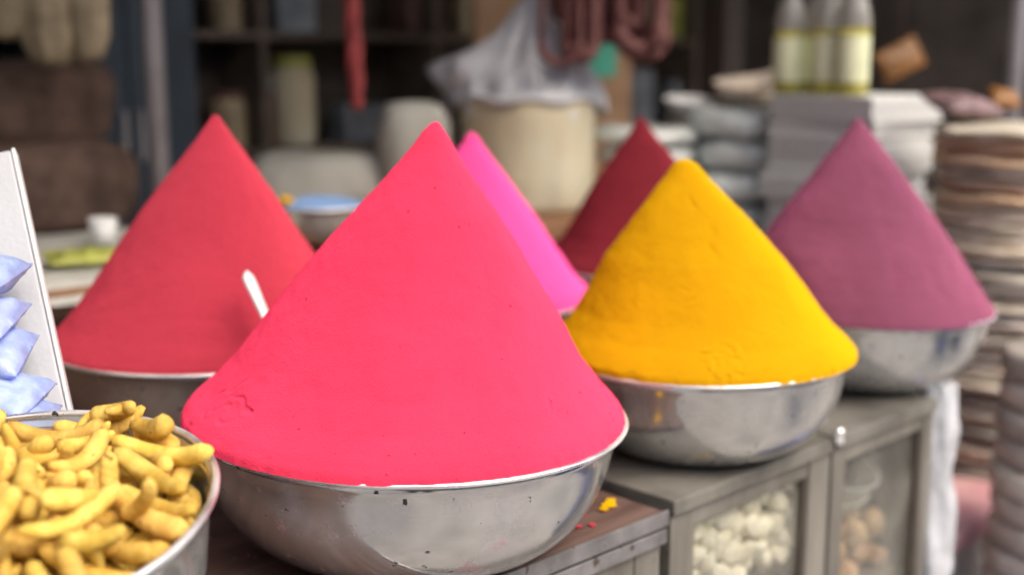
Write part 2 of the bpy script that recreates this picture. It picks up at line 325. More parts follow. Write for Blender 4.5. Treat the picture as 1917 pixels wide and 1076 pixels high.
def heap(name, c, R, H, off, m, prof, label, cat='powder heap', tip=.03, rough=.0022, seed=1, marks=(), tilt=(0, 0), n=260, mm=120, squash=None, lean=None, crumbs=220):
    """poured cone of powder; prof maps height 0..1 to radius 0..1"""
    hs = [p[0] for p in prof]; rs = [p[1] for p in prof]
    def rad(h):
        for i in range(len(hs)-1):
            if h <= hs[i+1]:
                t = (h-hs[i])/(hs[i+1]-hs[i]); t0 = t
                return rs[i]+(rs[i+1]-rs[i])*t0
        return 0
    # smooth the profile a little
    tab = [rad(i/400) for i in range(401)]
    for _ in range(10): tab = [tab[0]]+[(tab[i-1]+2*tab[i]+tab[i+1])/4 for i in range(1, 400)]+[0]
    V = []; F = []; sd = Vector((seed*7.3, seed*3.1, seed*1.7))
    rows = []
    for i in range(mm+1):
        s = i/mm; h = 1-(1-s)**1.0
        rows.append(h)
    for i, h in enumerate(rows):
        def look(q):
            q = max(0, min(399.999, q*400)); k0 = int(q); return tab[k0]+(tab[k0+1]-tab[k0])*(q-k0)
        r0 = look(h/(1+tip))
        if h > 1-tip: r0 = look((1-tip)/(1+tip))*math.sqrt(max(0, (1-h)/tip))
        for j in range(n):
            t = 2*math.pi*j/n; d = Vector((math.cos(t), math.sin(t), 0))
            r = r0*R; z = h*H
            if h < .04: r += .0013*fbm(Vector((d.x*14, d.y*14, seed)), 3)
            p = Vector((d.x*r, d.y*r, z))
            if squash: r *= 1+squash(t, h)*(1-abs(2*h-1)**3)
            e = min(1, (1-r0)*9+.12)
            dr = e*(rough*fbm(p*11+sd, 3)+rough*.32*fbm(p*55+sd, 3)+rough*.10*noise.noise(p*240+sd)); 
            for (mt, mh, ml, mw, ma, dep) in marks:
                # groove: centre angle, height, half-length, half-width (m), direction, depth
                x = ((t-mt+math.pi) % (2*math.pi)-math.pi)*r; y = (h-mh)*H*1.3
                if abs(x) > .08 or abs(y) > .08: continue
                xx = x*math.cos(ma)+y*math.sin(ma); yy = -x*math.sin(ma)+y*math.cos(ma)+.10*abs(xx)+.003*math.sin(xx*190+mh*90)
                dr -= dep*math.exp(-(xx/ml)**4-(yy/mw)**2)-.45*dep*math.exp(-(xx/ml)**4-((yy+mw*1.7)/mw)**2)
            r += dr
            ox, oy = off[0]*h**1.1, off[1]*h**1.1
            V.append((d.x*r+ox, d.y*r+oy, z))
    for i in range(mm):
        for j in range(n):
            k = (j+1) % n; F.append((i*n+j, i*n+k, (i+1)*n+k, (i+1)*n+j))
    V.append((off[0], off[1], H)); q = len(V)-1
    for j in range(n): F.append((mm*n+j, mm*n+(j+1) % n, q))
    o = mesh(name, V, F, m); o.location = c; o.rotation_euler = (tilt[1], -tilt[0], 0)
    tag(o, label, cat, 'cones of colour powder')
    if crumbs:
        # loose crumbs that rolled down to the foot of the cone
        rr = random.Random(seed); CV = []; CF = []
        for q in range(crumbs):
            i = min(mm, int(abs(rr.gauss(0, .16))*mm)+2); j = rr.randrange(n); c0 = Vector(V[i*n+j]); s_ = rr.uniform(.0005, .0013)*(2 if rr.random() < .12 else 1)
            k0 = len(CV)
            for a in ((1, 0, 0), (-1, 0, 0), (0, 1, 0), (0, -1, 0), (0, 0, 1), (0, 0, -1)): CV.append(c0+Vector(a)*s_*rr.uniform(.6, 1.3))
            CF += [tuple(k0+x for x in f) for f in ((0, 2, 4), (2, 1, 4), (1, 3, 4), (3, 0, 4), (2, 0, 5), (1, 2, 5), (3, 1, 5), (0, 3, 5))]
        cr = mesh('loose_crumbs', CV, CF, m, o); cr['kind'] = 'stuff'
    return o
CT = .985      # counter top
CONE = [(0, 1.0), (.025, .995), (.06, .96), (.12, .875), (.2, .785), (.36, .645), (.58, .438), (.8, .205), (.9, .100), (.96, .045), (1, .0)]
rim_pink = Vector((-.117, 1.306, 1.118))
R0 = .24
mk = [(3.68+a, h+.01, l, w_*1.5, d, dp*.9) for a, h, l, w_, d, dp in ((.04, .160, .012, .0014, .7, .0022), (.20, .130, .024, .0014, -.25, .0026), (.06, .100, .015, .0013, .35, .0022), (-.06, .12, .009, .0013, 1.2, .002), (.16, .078, .013, .0013, .1, .002), (.27, .112, .012, .0012, -.7, .002), (-.02, .065, .012, .0012, .0, .0018))]
mk += [(5.55, .16, .007, .0016, 1.2, .0022), (5.60, .13, .006, .0014, .8, .002)]
make_bowl(rim_pink-Vector((0, 0, .144)), R0, .144, 'steel_pink', 'large steel bowl brimming with bright pink powder at the front', (-.03, 0), seed=.3)
heap('pink_powder_heap', rim_pink+Vector((0, 0, .0005)), R0*1.002, .318, (.027, 0), 'pink_powder', CONE, 'tallest bright coral pink powder cone, in the front bowl', seed=2, marks=mk, tilt=(-.03, 0), tip=.009, n=640, mm=230)
# yellow
rim_y = Vector((.258, 1.632, 1.113))
YC = [(0, 1.0), (.03, .995), (.07, .95), (.14, .855), (.22, .770), (.48, .556), (.68, .352), (.85, .172), (.94, .080), (1, .01)]
ym = [(4.72+math.sin(i*2.4)*.11, .10+.055*math.sin(i*1.7+.5), .006+.003*(i % 3), .0022, i*1.1, .0015*(-1)**i) for i in range(30)]
ym += [(4.50, .36, .008, .0022, .6, .0016), (4.44, .40, .007, .002, -.5, .0016), (4.85, .62, .03, .006, 1.35, .0018), (4.62, .80, .012, .004, 1.5, .0016)]
make_bowl(rim_y-Vector((0, 0, .132)), .205, .132, 'steel_yellow', 'steel bowl holding the yellow powder cone beside glass cabinets', (.012, 0), seed=1.1)
heap('yellow_powder_heap', rim_y+Vector((0, 0, .0005)), .205*1.002, .257, (-.029, 0), 'yellow_powder', YC, 'bright yellow turmeric powder cone with a blunt rounded tip', seed=5, marks=ym, tip=.034, rough=.0024, n=560, mm=210,
     squash=lambda t, h: .022*math.cos(2*t+.6)+.02*math.cos(3*t+1.)+.03*max(0, -math.cos(t)))
# red, second row
rim_r = Vector((-.42, 1.673, 1.12))
RC = [(0, 1.0), (.025, .99), (.06, .95), (.12, .875), (.2, .79), (.36, .645), (.6, .415), (.8, .208), (.92, .083), (1, .0)]
make_bowl(rim_r-Vector((0, 0, .135)), .22, .135, 'steel_dull', 'dull steel bowl under the red powder cone behind the packets', seed=2.2)
heap('red_powder_heap', rim_r+Vector((0, 0, -.002)), .22*.992, .309, (.02, 0), 'red_powder', RC, 'deep rose red powder cone with a spoon stuck in it', seed=8, tip=.012, n=360, mm=160)
# purple
rim_p = Vector((.580, 1.972, 1.103))
PC = [(0, 1.0), (.02, .99), (.06, .95), (.14, .875), (.3, .745), (.5, .545), (.75, .275), (.93, .075), (1, .0)]
make_bowl(rim_p-Vector((0, 0, .122)), .199, .122, 'steel_purple', 'steel bowl with purple powder at the far end of the counter', (-.01, -.03), seed=3.7)
heap('purple_powder_heap', rim_p+Vector((0, 0, -.002)), .199*1.0, .308, (-.03, 0), 'purple_powder', PC, 'dusky purple powder cone with a sharp tip on the right', seed=11, tip=.005, tilt=(-.01, -.03), rough=.003, squash=lambda t, h: .20*max(0, -math.cos(t)))
# magenta and maroon, second row
rim_m = Vector((-.065, 1.99, 1.117))
make_bowl(rim_m-Vector((0, 0, .132)), .20, .132, 'steel_dull', 'steel bowl of magenta powder hidden behind the front cone', seed=4.4)
heap('magenta_powder_heap', rim_m+Vector((0, 0, -.002)), .20*.992, .270, (.0, 0), 'magenta_powder', CONE, 'hot magenta powder cone half hidden behind the front cone', seed=14, tip=.014, n=180, mm=80)
rim_b = Vector((.262, 2.335, 1.115))
make_bowl(rim_b-Vector((0, 0, .130)), .205, .130, 'steel_dull', 'steel bowl of dark maroon powder behind the yellow cone', seed=5.9)
heap('maroon_powder_heap', rim_b+Vector((0, 0, -.002)), .205*.992, .282, (-.02, 0), 'maroon_powder', CONE, 'dark maroon powder cone behind the yellow cone', seed=17, tip=.006, n=180, mm=80)
# small cup of yellow powder between the bowls
V, F = lathe([(.001, 0), (.036, 0), (.040, .01), (.046, .09), (.048, .15), (.0465, .15), (.044, .09), (.038, .012), (.001, .012)], 48)
tag(mesh('steel_cup', V, F, 'steel_dull', loc=(.022, 1.74, CT+.0005)), 'small steel cup between the front, yellow and magenta cones', 'cup')
heap('yellow_powder_mound', Vector((.022, 1.74, CT+.149)), .0465, .03, (0, 0), 'yellow_powder', CONE, 'small mound of yellow powder in the little cup', seed=21, tip=.1, n=60, mm=24)

# ------------------------------------------------------------------ spoon stuck in the red heap
sp = empty('spoon', (0, 0, 0)); tag(sp, 'white plastic spoon with its handle sticking out of the red powder', 'spoon')
pa, pb = at(497, 592, 1.50), at(460, 508, 1.515)
dirv = (pb-pa).normalized(); q = dirv.to_track_quat('Z', 'Y'); sp.location = pa; sp.rotation_euler = q.to_euler()
Lh = (pb-pa).length
V = []; F = []; nn = 14
for i in range(nn+1):
    s = i/nn; y = -.03+s*(Lh+.03); wd = .0062+.0036*s; 
    if s > .86: wd *= math.sqrt(max(.02, 1-((s-.86)/.14)**2))
    for x, d in ((-1, 0), (-.6, .0022), (0, .0030), (.6, .0022), (1, 0), (.6, -.0016), (0, -.0022), (-.6, -.0016)):
        V.append((x*wd, d, y))
for i in range(nn):
    for j in range(8):
        k = (j+1) % 8; F.append((i*8+j, i*8+k, (i+1)*8+k, (i+1)*8+j))
F.append(tuple(range(8))); F.append(tuple(nn*8+j for j in range(7, -1, -1)))
mesh('handle', V, F, 'white_plastic', sp)
V, F = lathe([(.001, -.012), (.009, -.0105), (.016, -.006), (.0195, 0), (.0185, .0005), (.014, -.005), (.001, -.0095)], 24)
V = [Vector((v.x, v.z, v.y*1.45-.055)) for v in V]
mesh('scoop', V, F, 'white_plastic', sp)
# ------------------------------------------------------------------ counter cabinets: a wooden chest and two glazed cabinets
def cabinet(name, a0, a1, top, depth, frame_m, top_m, label, rail=.024, stile=.030, lip=.020, glass_m='pane', tier=True, trim=False, stile_r=None):
    """glazed shop cabinet, front at b = 0; local x along the counter, y into the shop"""
    e = empty(name, S(a0, 0, 0), UANG); tag(e, label, 'cabinet', 'cabinets of the counter'); W = a1-a0; sr = stile_r or stile
    box('top_board', -.001, W+.001, -.006, depth, top-lip, top, top_m, e, .003)
    if trim:
        box('edge_trim', -.002, W+.003, -.0105, -.0065, top-.017, top+.002, 'alu_trim', e, .001)
        box('lower_trim', -.002, W+.003, -.0085, .0, top-.040, top-.0215, 'alu_trim', e, .002)
    zt = top-lip-.001 if not trim else top-.041
    box('top_rail', stile, W-sr, .002, .026, zt-rail, zt, frame_m, e, .002)
    box('stile', 0, stile-.0005, 0, .028, 0.02, zt, frame_m, e, .002)
    box('stile', W-sr+.0005, W, 0, .028, 0.02, zt, frame_m, e, .002)
    box('bottom_rail', stile, W-sr, .002, .026, .02, .09, frame_m, e, .002)
    box('middle_rail', stile, W-sr, .003, .025, .42, .46, frame_m, e, .002)
    box('glass_pane', stile-.004, W-sr+.004, .012, .015, .455, zt-rail+.004, glass_m, e, 0)
    box('lower_panel', stile-.004, W-sr+.004, .012, .018, .088, .424, frame_m, e, 0)
    box('bead', W-sr-.0065, W-sr-.001, .0035, .011, .461, zt-rail-.001, 'inner_wood', e, .001)
    box('bead', stile+.001, stile+.005, .0035, .011, .461, zt-rail-.001, 'inner_wood', e, .001)
    box('side_panel', .002, .014, .029, depth-.001, .02, zt, 'inner_wood', e, 0)
    box('side_panel', W-.014, W-.002, .029, depth-.001, .02, zt, 'old_paint', e, 0)
    box('back_panel', .015, W-.015, depth-.015, depth-.002, .02, zt, 'inner_wood', e, 0)
    box('base_board', .015, W-.015, .029, depth-.016, .02, .04, 'inner_wood', e, 0)
    return e
ca = cabinet('wooden_chest', -1.25, -.018, CT-.0115, .40, 'old_paint', 'old_wood', 'dark brown wooden chest with metal edging under the front bowl', trim=True, rail=.03, stile=.045, lip=.02)
cb = cabinet('glass_cabinet', .002, .356, CT-.004, .40, 'old_paint', 'cabinet_top', 'grey painted glass cabinet full of white lumps below the yellow bowl', stile=.046, stile_r=.052)
cc = cabinet('glass_cabinet', .364, .655, CT-.004, .40, 'old_paint', 'cabinet_top', 'grey painted glass cabinet with brown balls, farthest right', stile=.034, stile_r=.030)
# shelves the goods lie on
box('inner_shelf', .016, .338, .030, .383, .793, .805, 'inner_wood', cb, 0)
box('inner_shelf', .016, .273, .030, .383, .688, .700, 'inner_wood', cc, 0)
box('inner_shelf', .016, 1.215, .030, .383, .75, .765, 'inner_wood', ca, 0)
# latch between the two glazed cabinets
lt = empty('cabinet_latch', S(.3595, -.002, CT+.004), UANG); tag(lt, 'small shiny metal latch on the joint of the glass cabinets', 'latch')
V, F = lathe([(.001, -.012), (.006, -.011), (.0075, -.004), (.005, 0), (.0075, .004), (.006, .011), (.001, .012)], 16); mesh('knob', V, F, 'steel_rim', lt, loc=(0, -.008, -.004))
box('hasp', -.011, .011, -.009, -.0065, -.012, .0, 'steel_plain', lt, .001)
# rear table for the second row, and the tier behind it
rt = empty('rear_counter', S(-1.25, .405, 0), UANG); tag(rt, 'low dark counter under the second row of bowls', 'counter')
box('top', 0, 2.30, 0, .56, CT-.03, CT, 'old_wood', rt); box('front_panel', .02, 2.28, .01, .025, PL, CT-.03, 'inner_wood', rt, 0)
for x in (.02, 2.24):
    for y in (.03, .50): box('leg', x, x+.04, y, y+.04, PL, CT-.0305, 'inner_wood', rt, .002)
TT = 1.14
td = empty('tier_table', S(-1.3, 1.0, 0), UANG); tag(td, 'wooden display table behind the second row, with a pale cloth', 'table')
box('top', 0, 3.1, 0, .62, TT-.035, TT, 'table_wood', td, .004)
for x in (.03, 1.5, 3.02):
    for y in (.03, .54): box('leg', x, x+.05, y, y+.05, PL, TT-.0355, 'table_wood', td, .003)
V = []; F = []; nx, ny = 60, 18
for j in range(ny+1):
    for i in range(nx+1):
        x = .05+1.35*i/nx; y = -.012+.58*j/ny
        V.append((x, y, .006+.006*abs(noise.noise(Vector((x*6, y*6, 1))))+.003*abs(noise.noise(Vector((x*25, y*25, 4))))-(.03 if j == 0 else 0)))
for j in range(ny):
    for i in range(nx): F.append((j*(nx+1)+i, j*(nx+1)+i+1, (j+1)*(nx+1)+i+1, (j+1)*(nx+1)+i))
cl = mesh('table_cloth', V, F, 'grey_cloth', td); cl.location = (0, 0, TT)

def copies(tx, meshes, base, rz, name, labels, cat, group, m, zf=None, tilt=None, sxy=1, zmax=None, osc=1, wall=None, shx=0):
    out = []; RM = Matrix.Translation(base) @ (tilt or Matrix.Identity(4)) @ Matrix.Rotation(rz, 4, 'Z')
    for i, s in enumerate(tx.split(';')):
        k, x, y, z, qw, qx, qy, qz = map(int, s.split())
        l = Vector((x/2000*sxy, y/2000*sxy, z/2000)); qn = Quaternion((qw/99, qx/99, qy/99, qz/99)).normalized()
        if zmax and l.z > zmax: continue
        if zf: l.z += zf(l)
        l.x += shx
        if wall:
            Q = qn.to_matrix()*osc
            vv = [Q @ v.co for v in meshes[k].vertices]
            for _ in range(14):
                if all(math.hypot(l.x+v.x, l.y+v.y) < wall(l.z+v.z)-.001 for v in vv): break
                l.x *= .96; l.y *= .96; l.z += .0008
        o = bpy.data.objects.new(name, meshes[k]); link(o)
        o.matrix_world = RM @ (Matrix.Translation(l) @ qn.to_matrix().to_4x4() @ Matrix.Scale(osc, 4))
        tag(o, labels(l, i), cat, group); out.append(o)
    return out
def mdata(V, F, m, sub=False):
    me = bpy.data.meshes.new('piece'); me.from_pydata([tuple(v) for v in V], [], F); me.validate(); me.update()
    me.polygons.foreach_set('use_smooth', [True]*len(me.polygons)); me.materials.append(MATS[m]); return me
def finger_mesh(seed):
    rg = random.Random(seed)
    L = rg.uniform(.05, .092); rad = rg.uniform(.0078, .0112); bend = rg.uniform(.25, 1.5); n = 15; m = 10
    ph = rg.uniform(0, 6.28); tw = rg.uniform(-.25, .25); side = rg.choice((-1, 1))
    V = []; F = []
    for i in range(n):
        s = i/(n-1)
        an = (s-.5)*bend
        if bend > .05:
            x = L/bend*math.sin(an); y = L/bend*(1-math.cos(an))
        z = tw*.01*math.sin(s*3.1)
        e = max(0.0, 1-abs(2*s-1)**4.5)
        r = rad*.86*(.62+.38*e**.6)*(1+.018*math.sin(s*31+ph)+.05*math.sin(s*6+2*ph))*(1.16-.36*s)
        if i in (0, n-1): r *= .7
        tx, ty = math.cos(an), math.sin(an)
        for j in range(m):
            t = 2*math.pi*j/m
            rr = r*(1+.09*math.sin(2*t+ph)+.07*math.sin(3*t+ph+s*5))*rg.uniform(.965, 1.035)
            c, d = math.cos(t)*rr, math.sin(t)*rr
            V.append((x-ty*c, y+tx*c, z+d))
    for i in range(n-1):
        for j in range(m):
            k = (j+1) % m
            F.append((i*m+j, i*m+k, (i+1)*m+k, (i+1)*m+j))
    F.append(tuple(range(m-1, -1, -1))); F.append(tuple(range((n-1)*m, n*m)))
    # a stubby side knob, as dried rhizomes have
    if rg.random() < .3:
        b0 = len(V); s0 = rg.uniform(.3, .7); an = (s0-.5)*bend
        x = L/bend*math.sin(an); y = L/bend*(1-math.cos(an)); tx, ty = math.cos(an), math.sin(an)
        kl = rad*rg.uniform(2.2, 3.8)
        for i in range(5):
            q = i/4; r = rad*(.72-.12*q)*(1, .95, .85, .72, .4)[i]
            cx, cy = x-ty*side*kl*q+tx*.25*kl*q, y+tx*side*kl*q+ty*.25*kl*q
            for j in range(8):
                t = 2*math.pi*j/8
                V.append((cx+tx*math.cos(t)*r, cy+ty*math.cos(t)*r, math.sin(t)*r))
        for i in range(4):
            for j in range(8):
                k = (j+1) % 8
                F.append((b0+i*8+j, b0+i*8+k, b0+(i+1)*8+k, b0+(i+1)*8+j))
        F.append(tuple(b0+32+j for j in range(8)))
    return V, F

def lump_mesh(seed, size=.017, flat=.72):
    rg = random.Random(seed); V = []; F = []; n = 8; m = 12
    off = Vector((rg.uniform(0, 50), rg.uniform(0, 50), rg.uniform(0, 50)))
    sx, sy, sz = size*rg.uniform(.85, 1.25), size*rg.uniform(.8, 1.1), size*flat*rg.uniform(.85, 1.15)
    for i in range(n+1):
        a = math.pi*i/n
        for j in range(m):
            t = 2*math.pi*j/m
            d = Vector((math.sin(a)*math.cos(t), math.sin(a)*math.sin(t), math.cos(a)))
            k = 1+.30*noise.noise(d*1.3+off)+.15*noise.noise(d*2.9+off)
            V.append((d.x*sx*k, d.y*sy*k, d.z*sz*k))
    for i in range(n):
        for j in range(m):
            k = (j+1) % m
            F.append((i*m+j, (i+1)*m+j, (i+1)*m+k, i*m+k))
    return V, F

TURM = '0 -28 -178 33 73 28 -45 -41;1 152 -32 25 77 35 -25 -44;2 103 70 23 57 48 44 47;3 -97 77 23 77 58 10 18;4 63 192 57 0 85 -39 -33;5 117 -38 42 33 16 88 25;6 96 -119 31 14 -28 89 -31;7 1 158 25 41 42 -38 -70;8 -67 141 29 97 2 5 21;9 34 17 25 8 -41 89 -12;10 6 79 23 7 19 -83 -50;11 -81 -67 23 6 -98 9 2;12 54 -153 62 61 -11 -1 77;13 152 95 39 25 -67 69 2;14 -31 -63 37 27 16 44 83;15 -122 16 47 50 -4 40 -75;0 125 -143 47 31 91 17 18;1 -138 -163 70 66 -8 49 55;2 -101 106 65 97 17 -4 12;3 7 -171 80 23 -60 -39 65;4 -160 -78 61 39 19 61 64;5 -150 -18 68 32 -83 39 -16;6 24 58 60 6 -95 -27 -9;7 -92 -109 59 71 -51 -42 20;8 48 -42 31 69 41 19 56;9 191 -13 43 55 11 50 65;10 2 129 69 12 21 96 4;11 224 -10 84 80 26 -48 -22;12 -1 71 100 20 -2 85 -47;13 -44 -219 98 23 -27 10 92;14 -41 -138 61 70 -19 -2 67;15 -65 200 76 96 21 9 10;0 -50 -3 29 33 89 -28 1;1 -99 -184 60 65 47 58 3;2 87 -172 97 81 44 -1 -37;3 165 55 67 68 57 27 35;4 60 -48 78 54 60 49 30;5 -57 -147 100 9 -4 -84 -52;6 -154 48 80 8 86 -48 4;7 172 -104 80 93 32 -9 0;8 -29 -90 85 20 -2 -26 -93;9 -202 39 93 47 34 64 49;10 36 -21 135 12 -9 1 -98;11 -104 202 121 16 10 -95 -21;12 -120 60 103 46 16 35 79;13 5 5 75 16 -93 -24 16;14 105 -125 86 37 27 81 33;15 -131 152 64 95 9 21 17;0 210 9 134 7 6 -92 -36;1 39 -9 98 8 49 -79 -31;2 55 -237 127 39 -7 -59 -69;3 -43 -186 125 97 18 4 5;4 -2 176 102 3 -99 0 -6;5 188 153 121 34 -86 24 -27;6 -43 -76 119 49 -40 -8 76;7 202 46 106 0 -50 67 53;8 -8 231 133 62 64 22 38;9 -92 -26 90 46 -60 -40 50;10 90 157 80 3 60 75 25;11 -92 114 105 14 89 -38 -12;12 -207 -80 90 53 68 -20 -44;13 161 -72 124 90 25 -7 -33;14 -146 -61 109 5 85 -49 14;15 -179 155 147 58 45 6 66;0 87 -82 111 55 -17 -10 -80;1 -29 95 116 37 81 43 -5;2 -238 5 164 39 -81 40 9;3 79 -188 135 47 87 3 -3;4 -141 -152 162 46 -13 87 1;5 -62 -180 167 5 53 77 34;6 179 -26 112 33 2 -2 93;7 75 193 140 67 -69 18 -14;8 169 64 142 49 -32 66 -45;9 -35 16 121 6 -96 -25 4;10 -46 138 128 4 8 98 11;11 114 63 92 5 -26 93 22;12 151 -115 125 72 60 -6 -32;13 -11 183 162 11 13 -76 -61;14 -99 66 142 83 -26 26 -39;15 129 115 141 36 64 58 32;0 88 238 140 37 89 -21 -11;1 247 23 177 43 7 20 87;2 -90 -231 143 47 85 -13 -14;3 169 -169 167 78 52 -32 3;4 -95 137 162 89 15 -2 -41;5 102 -46 157 0 -32 46 82;6 -237 30 122 73 8 31 -59;7 79 111 129 50 31 34 72;8 -223 -48 172 17 97 3 -6;9 -183 -87 131 7 61 -76 -13;10 52 41 154 64 -8 8 75;11 -70 84 190 63 -1 -20 73;12 -148 19 131 51 -26 -19 79;13 -134 -234 211 10 -30 -56 76;14 -98 -28 139 22 57 62 47;15 -20 34 154 77 25 18 54;0 200 -26 153 84 53 2 -3;1 -32 -108 189 57 -5 34 73;2 -29 -264 185 91 37 8 -10;3 -133 63 175 34 87 -30 15;4 217 140 170 46 -7 -7 87;5 37 -135 142 24 28 91 16;6 75 171 175 23 46 70 48;7 -129 207 210 41 48 60 47;8 -130 -72 158 64 61 -3 -43;9 16 148 179 14 -33 85 35;10 -46 247 169 22 96 -5 11;11 -136 244 263 39 37 -19 -81;12 -204 31 172 32 35 32 81;13 88 71 181 5 24 94 -20;14 100 13 161 17 35 32 85;15 -160 179 198 45 40 -1 78;0 -14 64 199 27 -77 55 -12;1 0 -112 176 59 -8 5 -79;2 -185 -127 166 3 47 -87 -11;3 -59 -214 198 13 -6 96 20;4 159 56 206 25 -52 -65 48;5 -43 205 209 14 -71 68 -2;6 70 -24 212 29 20 83 41;7 -192 -186 184 34 75 25 -49;8 238 -87 152 9 50 -40 -75;9 -30 -4 195 14 -97 8 9;10 63 -254 198 27 5 88 37;11 -129 85 216 22 93 22 9;12 161 -228 259 10 -88 -27 36;13 2 272 203 58 71 20 -29;14 142 -109 180 12 82 51 -19;15 -155 -9 196 2 24 67 69;0 -68 139 231 90 23 14 -31;1 -176 112 181 32 -3 90 26;2 18 110 205 54 -7 -40 72;3 42 -62 216 30 -23 -80 44;4 64 -206 186 9 -28 -94 -9;5 85 196 225 8 73 -54 -38;6 -121 98 265 32 -68 59 -26;7 133 -204 210 43 84 19 -23;8 92 -163 221 79 -24 15 52;9 -95 235 235 63 13 75 5;10 -14 -232 246 20 31 -1 92;11 -50 -87 224 19 13 -96 10;12 238 -129 191 85 -20 -43 19;13 36 262 239 75 22 32 -52;14 -227 -87 201 9 1 -95 -27;15 -90 -86 188 19 65 -49 -53;0 224 137 211 4 -53 -82 17;1 142 -2 227 43 69 -55 -14;2 200 -57 201 63 -73 -16 16;3 15 28 240 78 -61 3 4;4 -192 102 227 20 -39 0 89;5 -6 193 232 43 83 30 -12;6 55 70 254 46 -58 32 -57;7 -130 -33 224 61 55 21 51;8 -46 -13 245 16 15 82 50;9 -101 -161 227 5 -93 -32 -7;10 -262 19 216 65 27 16 68;11 81 152 257 71 -3 40 -56;12 47 -215 265 24 -4 -1 96;13 -189 -144 212 11 -19 -76 60;14 -39 67 241 6 3 -40 -90;15 190 112 196 88 -6 -1 -45;0 -67 -54 256 84 43 -8 -30;1 229 -8 225 5 26 73 62;2 193 117 239 69 -18 -20 66;3 -218 162 229 38 81 25 36;4 -208 -70 256 29 -21 -70 60;5 265 119 249 3 83 -54 5;6 -28 113 259 22 18 -72 -61;7 -236 53 250 82 16 26 46;8 282 9 239 69 44 -55 1;9 -167 -7 242 4 -48 71 49;10 267 78 287 79 16 -15 -56;11 181 -156 226 58 79 15 3;12 21 -102 224 30 -34 -88 -5;13 -161 -134 270 39 23 -2 88;14 158 -115 221 7 11 95 -24;15 15 -251 266 87 27 22 -31;0 226 33 247 82 -38 -29 -29;1 -228 -178 254 16 54 81 -10;2 124 168 221 6 68 71 11;3 132 220 182 83 49 -17 -15;4 148 237 231 65 71 -22 -12;5 34 109 283 2 9 79 59;6 56 -137 243 1 30 -94 2;7 -93 -223 245 91 22 13 -30;8 -262 -100 297 37 52 -59 -47;9 -48 216 255 26 9 -52 -80;10 27 -293 265 79 54 -23 13;11 -152 -43 273 67 72 -10 -7;12 -72 19 293 34 56 66 33;13 -226 -137 283 74 -36 -3 55;14 203 -99 183 39 81 10 41;15 102 -19 260 43 46 69 33;0 -175 147 275 61 -24 -74 7;1 151 42 249 26 76 -58 -5;2 -275 -82 257 24 -53 -76 27;3 60 -29 284 17 91 30 16;4 88 -199 309 31 74 -48 -32;5 214 79 316 46 82 -24 -21;6 220 123 282 50 -55 -52 41;7 -101 -270 258 80 57 -12 -10;8 124 61 294 30 52 -37 -70;9 -214 -194 321 44 -1 -82 -34;10 24 -124 274 20 -24 74 -57;11 159 -105 260 14 -42 76 -45;12 163 118 285 15 76 -56 -26;13 7 18 280 34 -12 -39 84;14 223 -19 266 3 7 19 -97;15 -187 26 298 22 53 80 -5;0 105 141 290 48 -24 -80 20;1 30 -163 282 75 58 26 14;2 -218 15 282 40 -77 5 47;3 199 -133 274 89 38 22 -6;4 55 58 303 24 -12 28 91;5 223 -19 312 5 28 59 74;6 -46 -84 300 20 -7 96 -10;7 -250 147 276 46 -20 61 -60;8 -203 204 305 31 32 -88 -11;9 200 -74 283 8 25 95 4;10 153 -189 291 68 59 -34 -24;11 47 168 281 73 34 -50 -29;12 -117 55 308 72 30 32 53;13 57 -97 310 1 0 0 -99;14 -218 -85 308 38 48 61 49;15 -214 106 291 7 -17 95 22;0 -108 -140 279 29 -41 29 -80;1 100 108 329 35 47 -67 -44;2 154 -21 301 82 43 26 24;3 -105 235 321 35 74 -30 -47;4 -40 73 316 46 36 41 69;5 154 231 290 37 -10 -5 91;6 -21 -274 309 98 1 1 15;7 -9 161 306 20 5 67 70;8 266 -66 256 28 -39 7 86;9 191 231 321 22 -28 -71 59;10 211 143 323 4 8 57 80;11 -297 -4 280 54 46 57 40;12 -134 184 304 84 -9 10 -51;13 -68 -185 294 62 -46 -37 -50;14 -157 -84 297 26 -11 -41 86;15 -34 -25 343 66 72 -13 -13;0 -265 48 303 33 -4 -60 -72;1 -158 -116 318 1 -81 51 24;2 136 -276 331 21 25 -93 -11;3 -70 -143 294 46 8 -86 -14;4 -215 87 322 28 89 -29 -14;5 248 14 298 52 80 -22 -12;6 61 -9 352 21 -53 -78 23;7 10 34 335 36 65 -59 -28;8 17 -296 335 80 54 20 10;9 193 -174 282 30 77 -1 -55;10 13 231 302 2 -1 -76 -63;11 73 269 301 83 54 -4 7;12 -79 -69 337 38 89 -21 4;13 -129 -224 300 61 -74 16 -17;14 166 -77 327 11 -40 -86 -25'
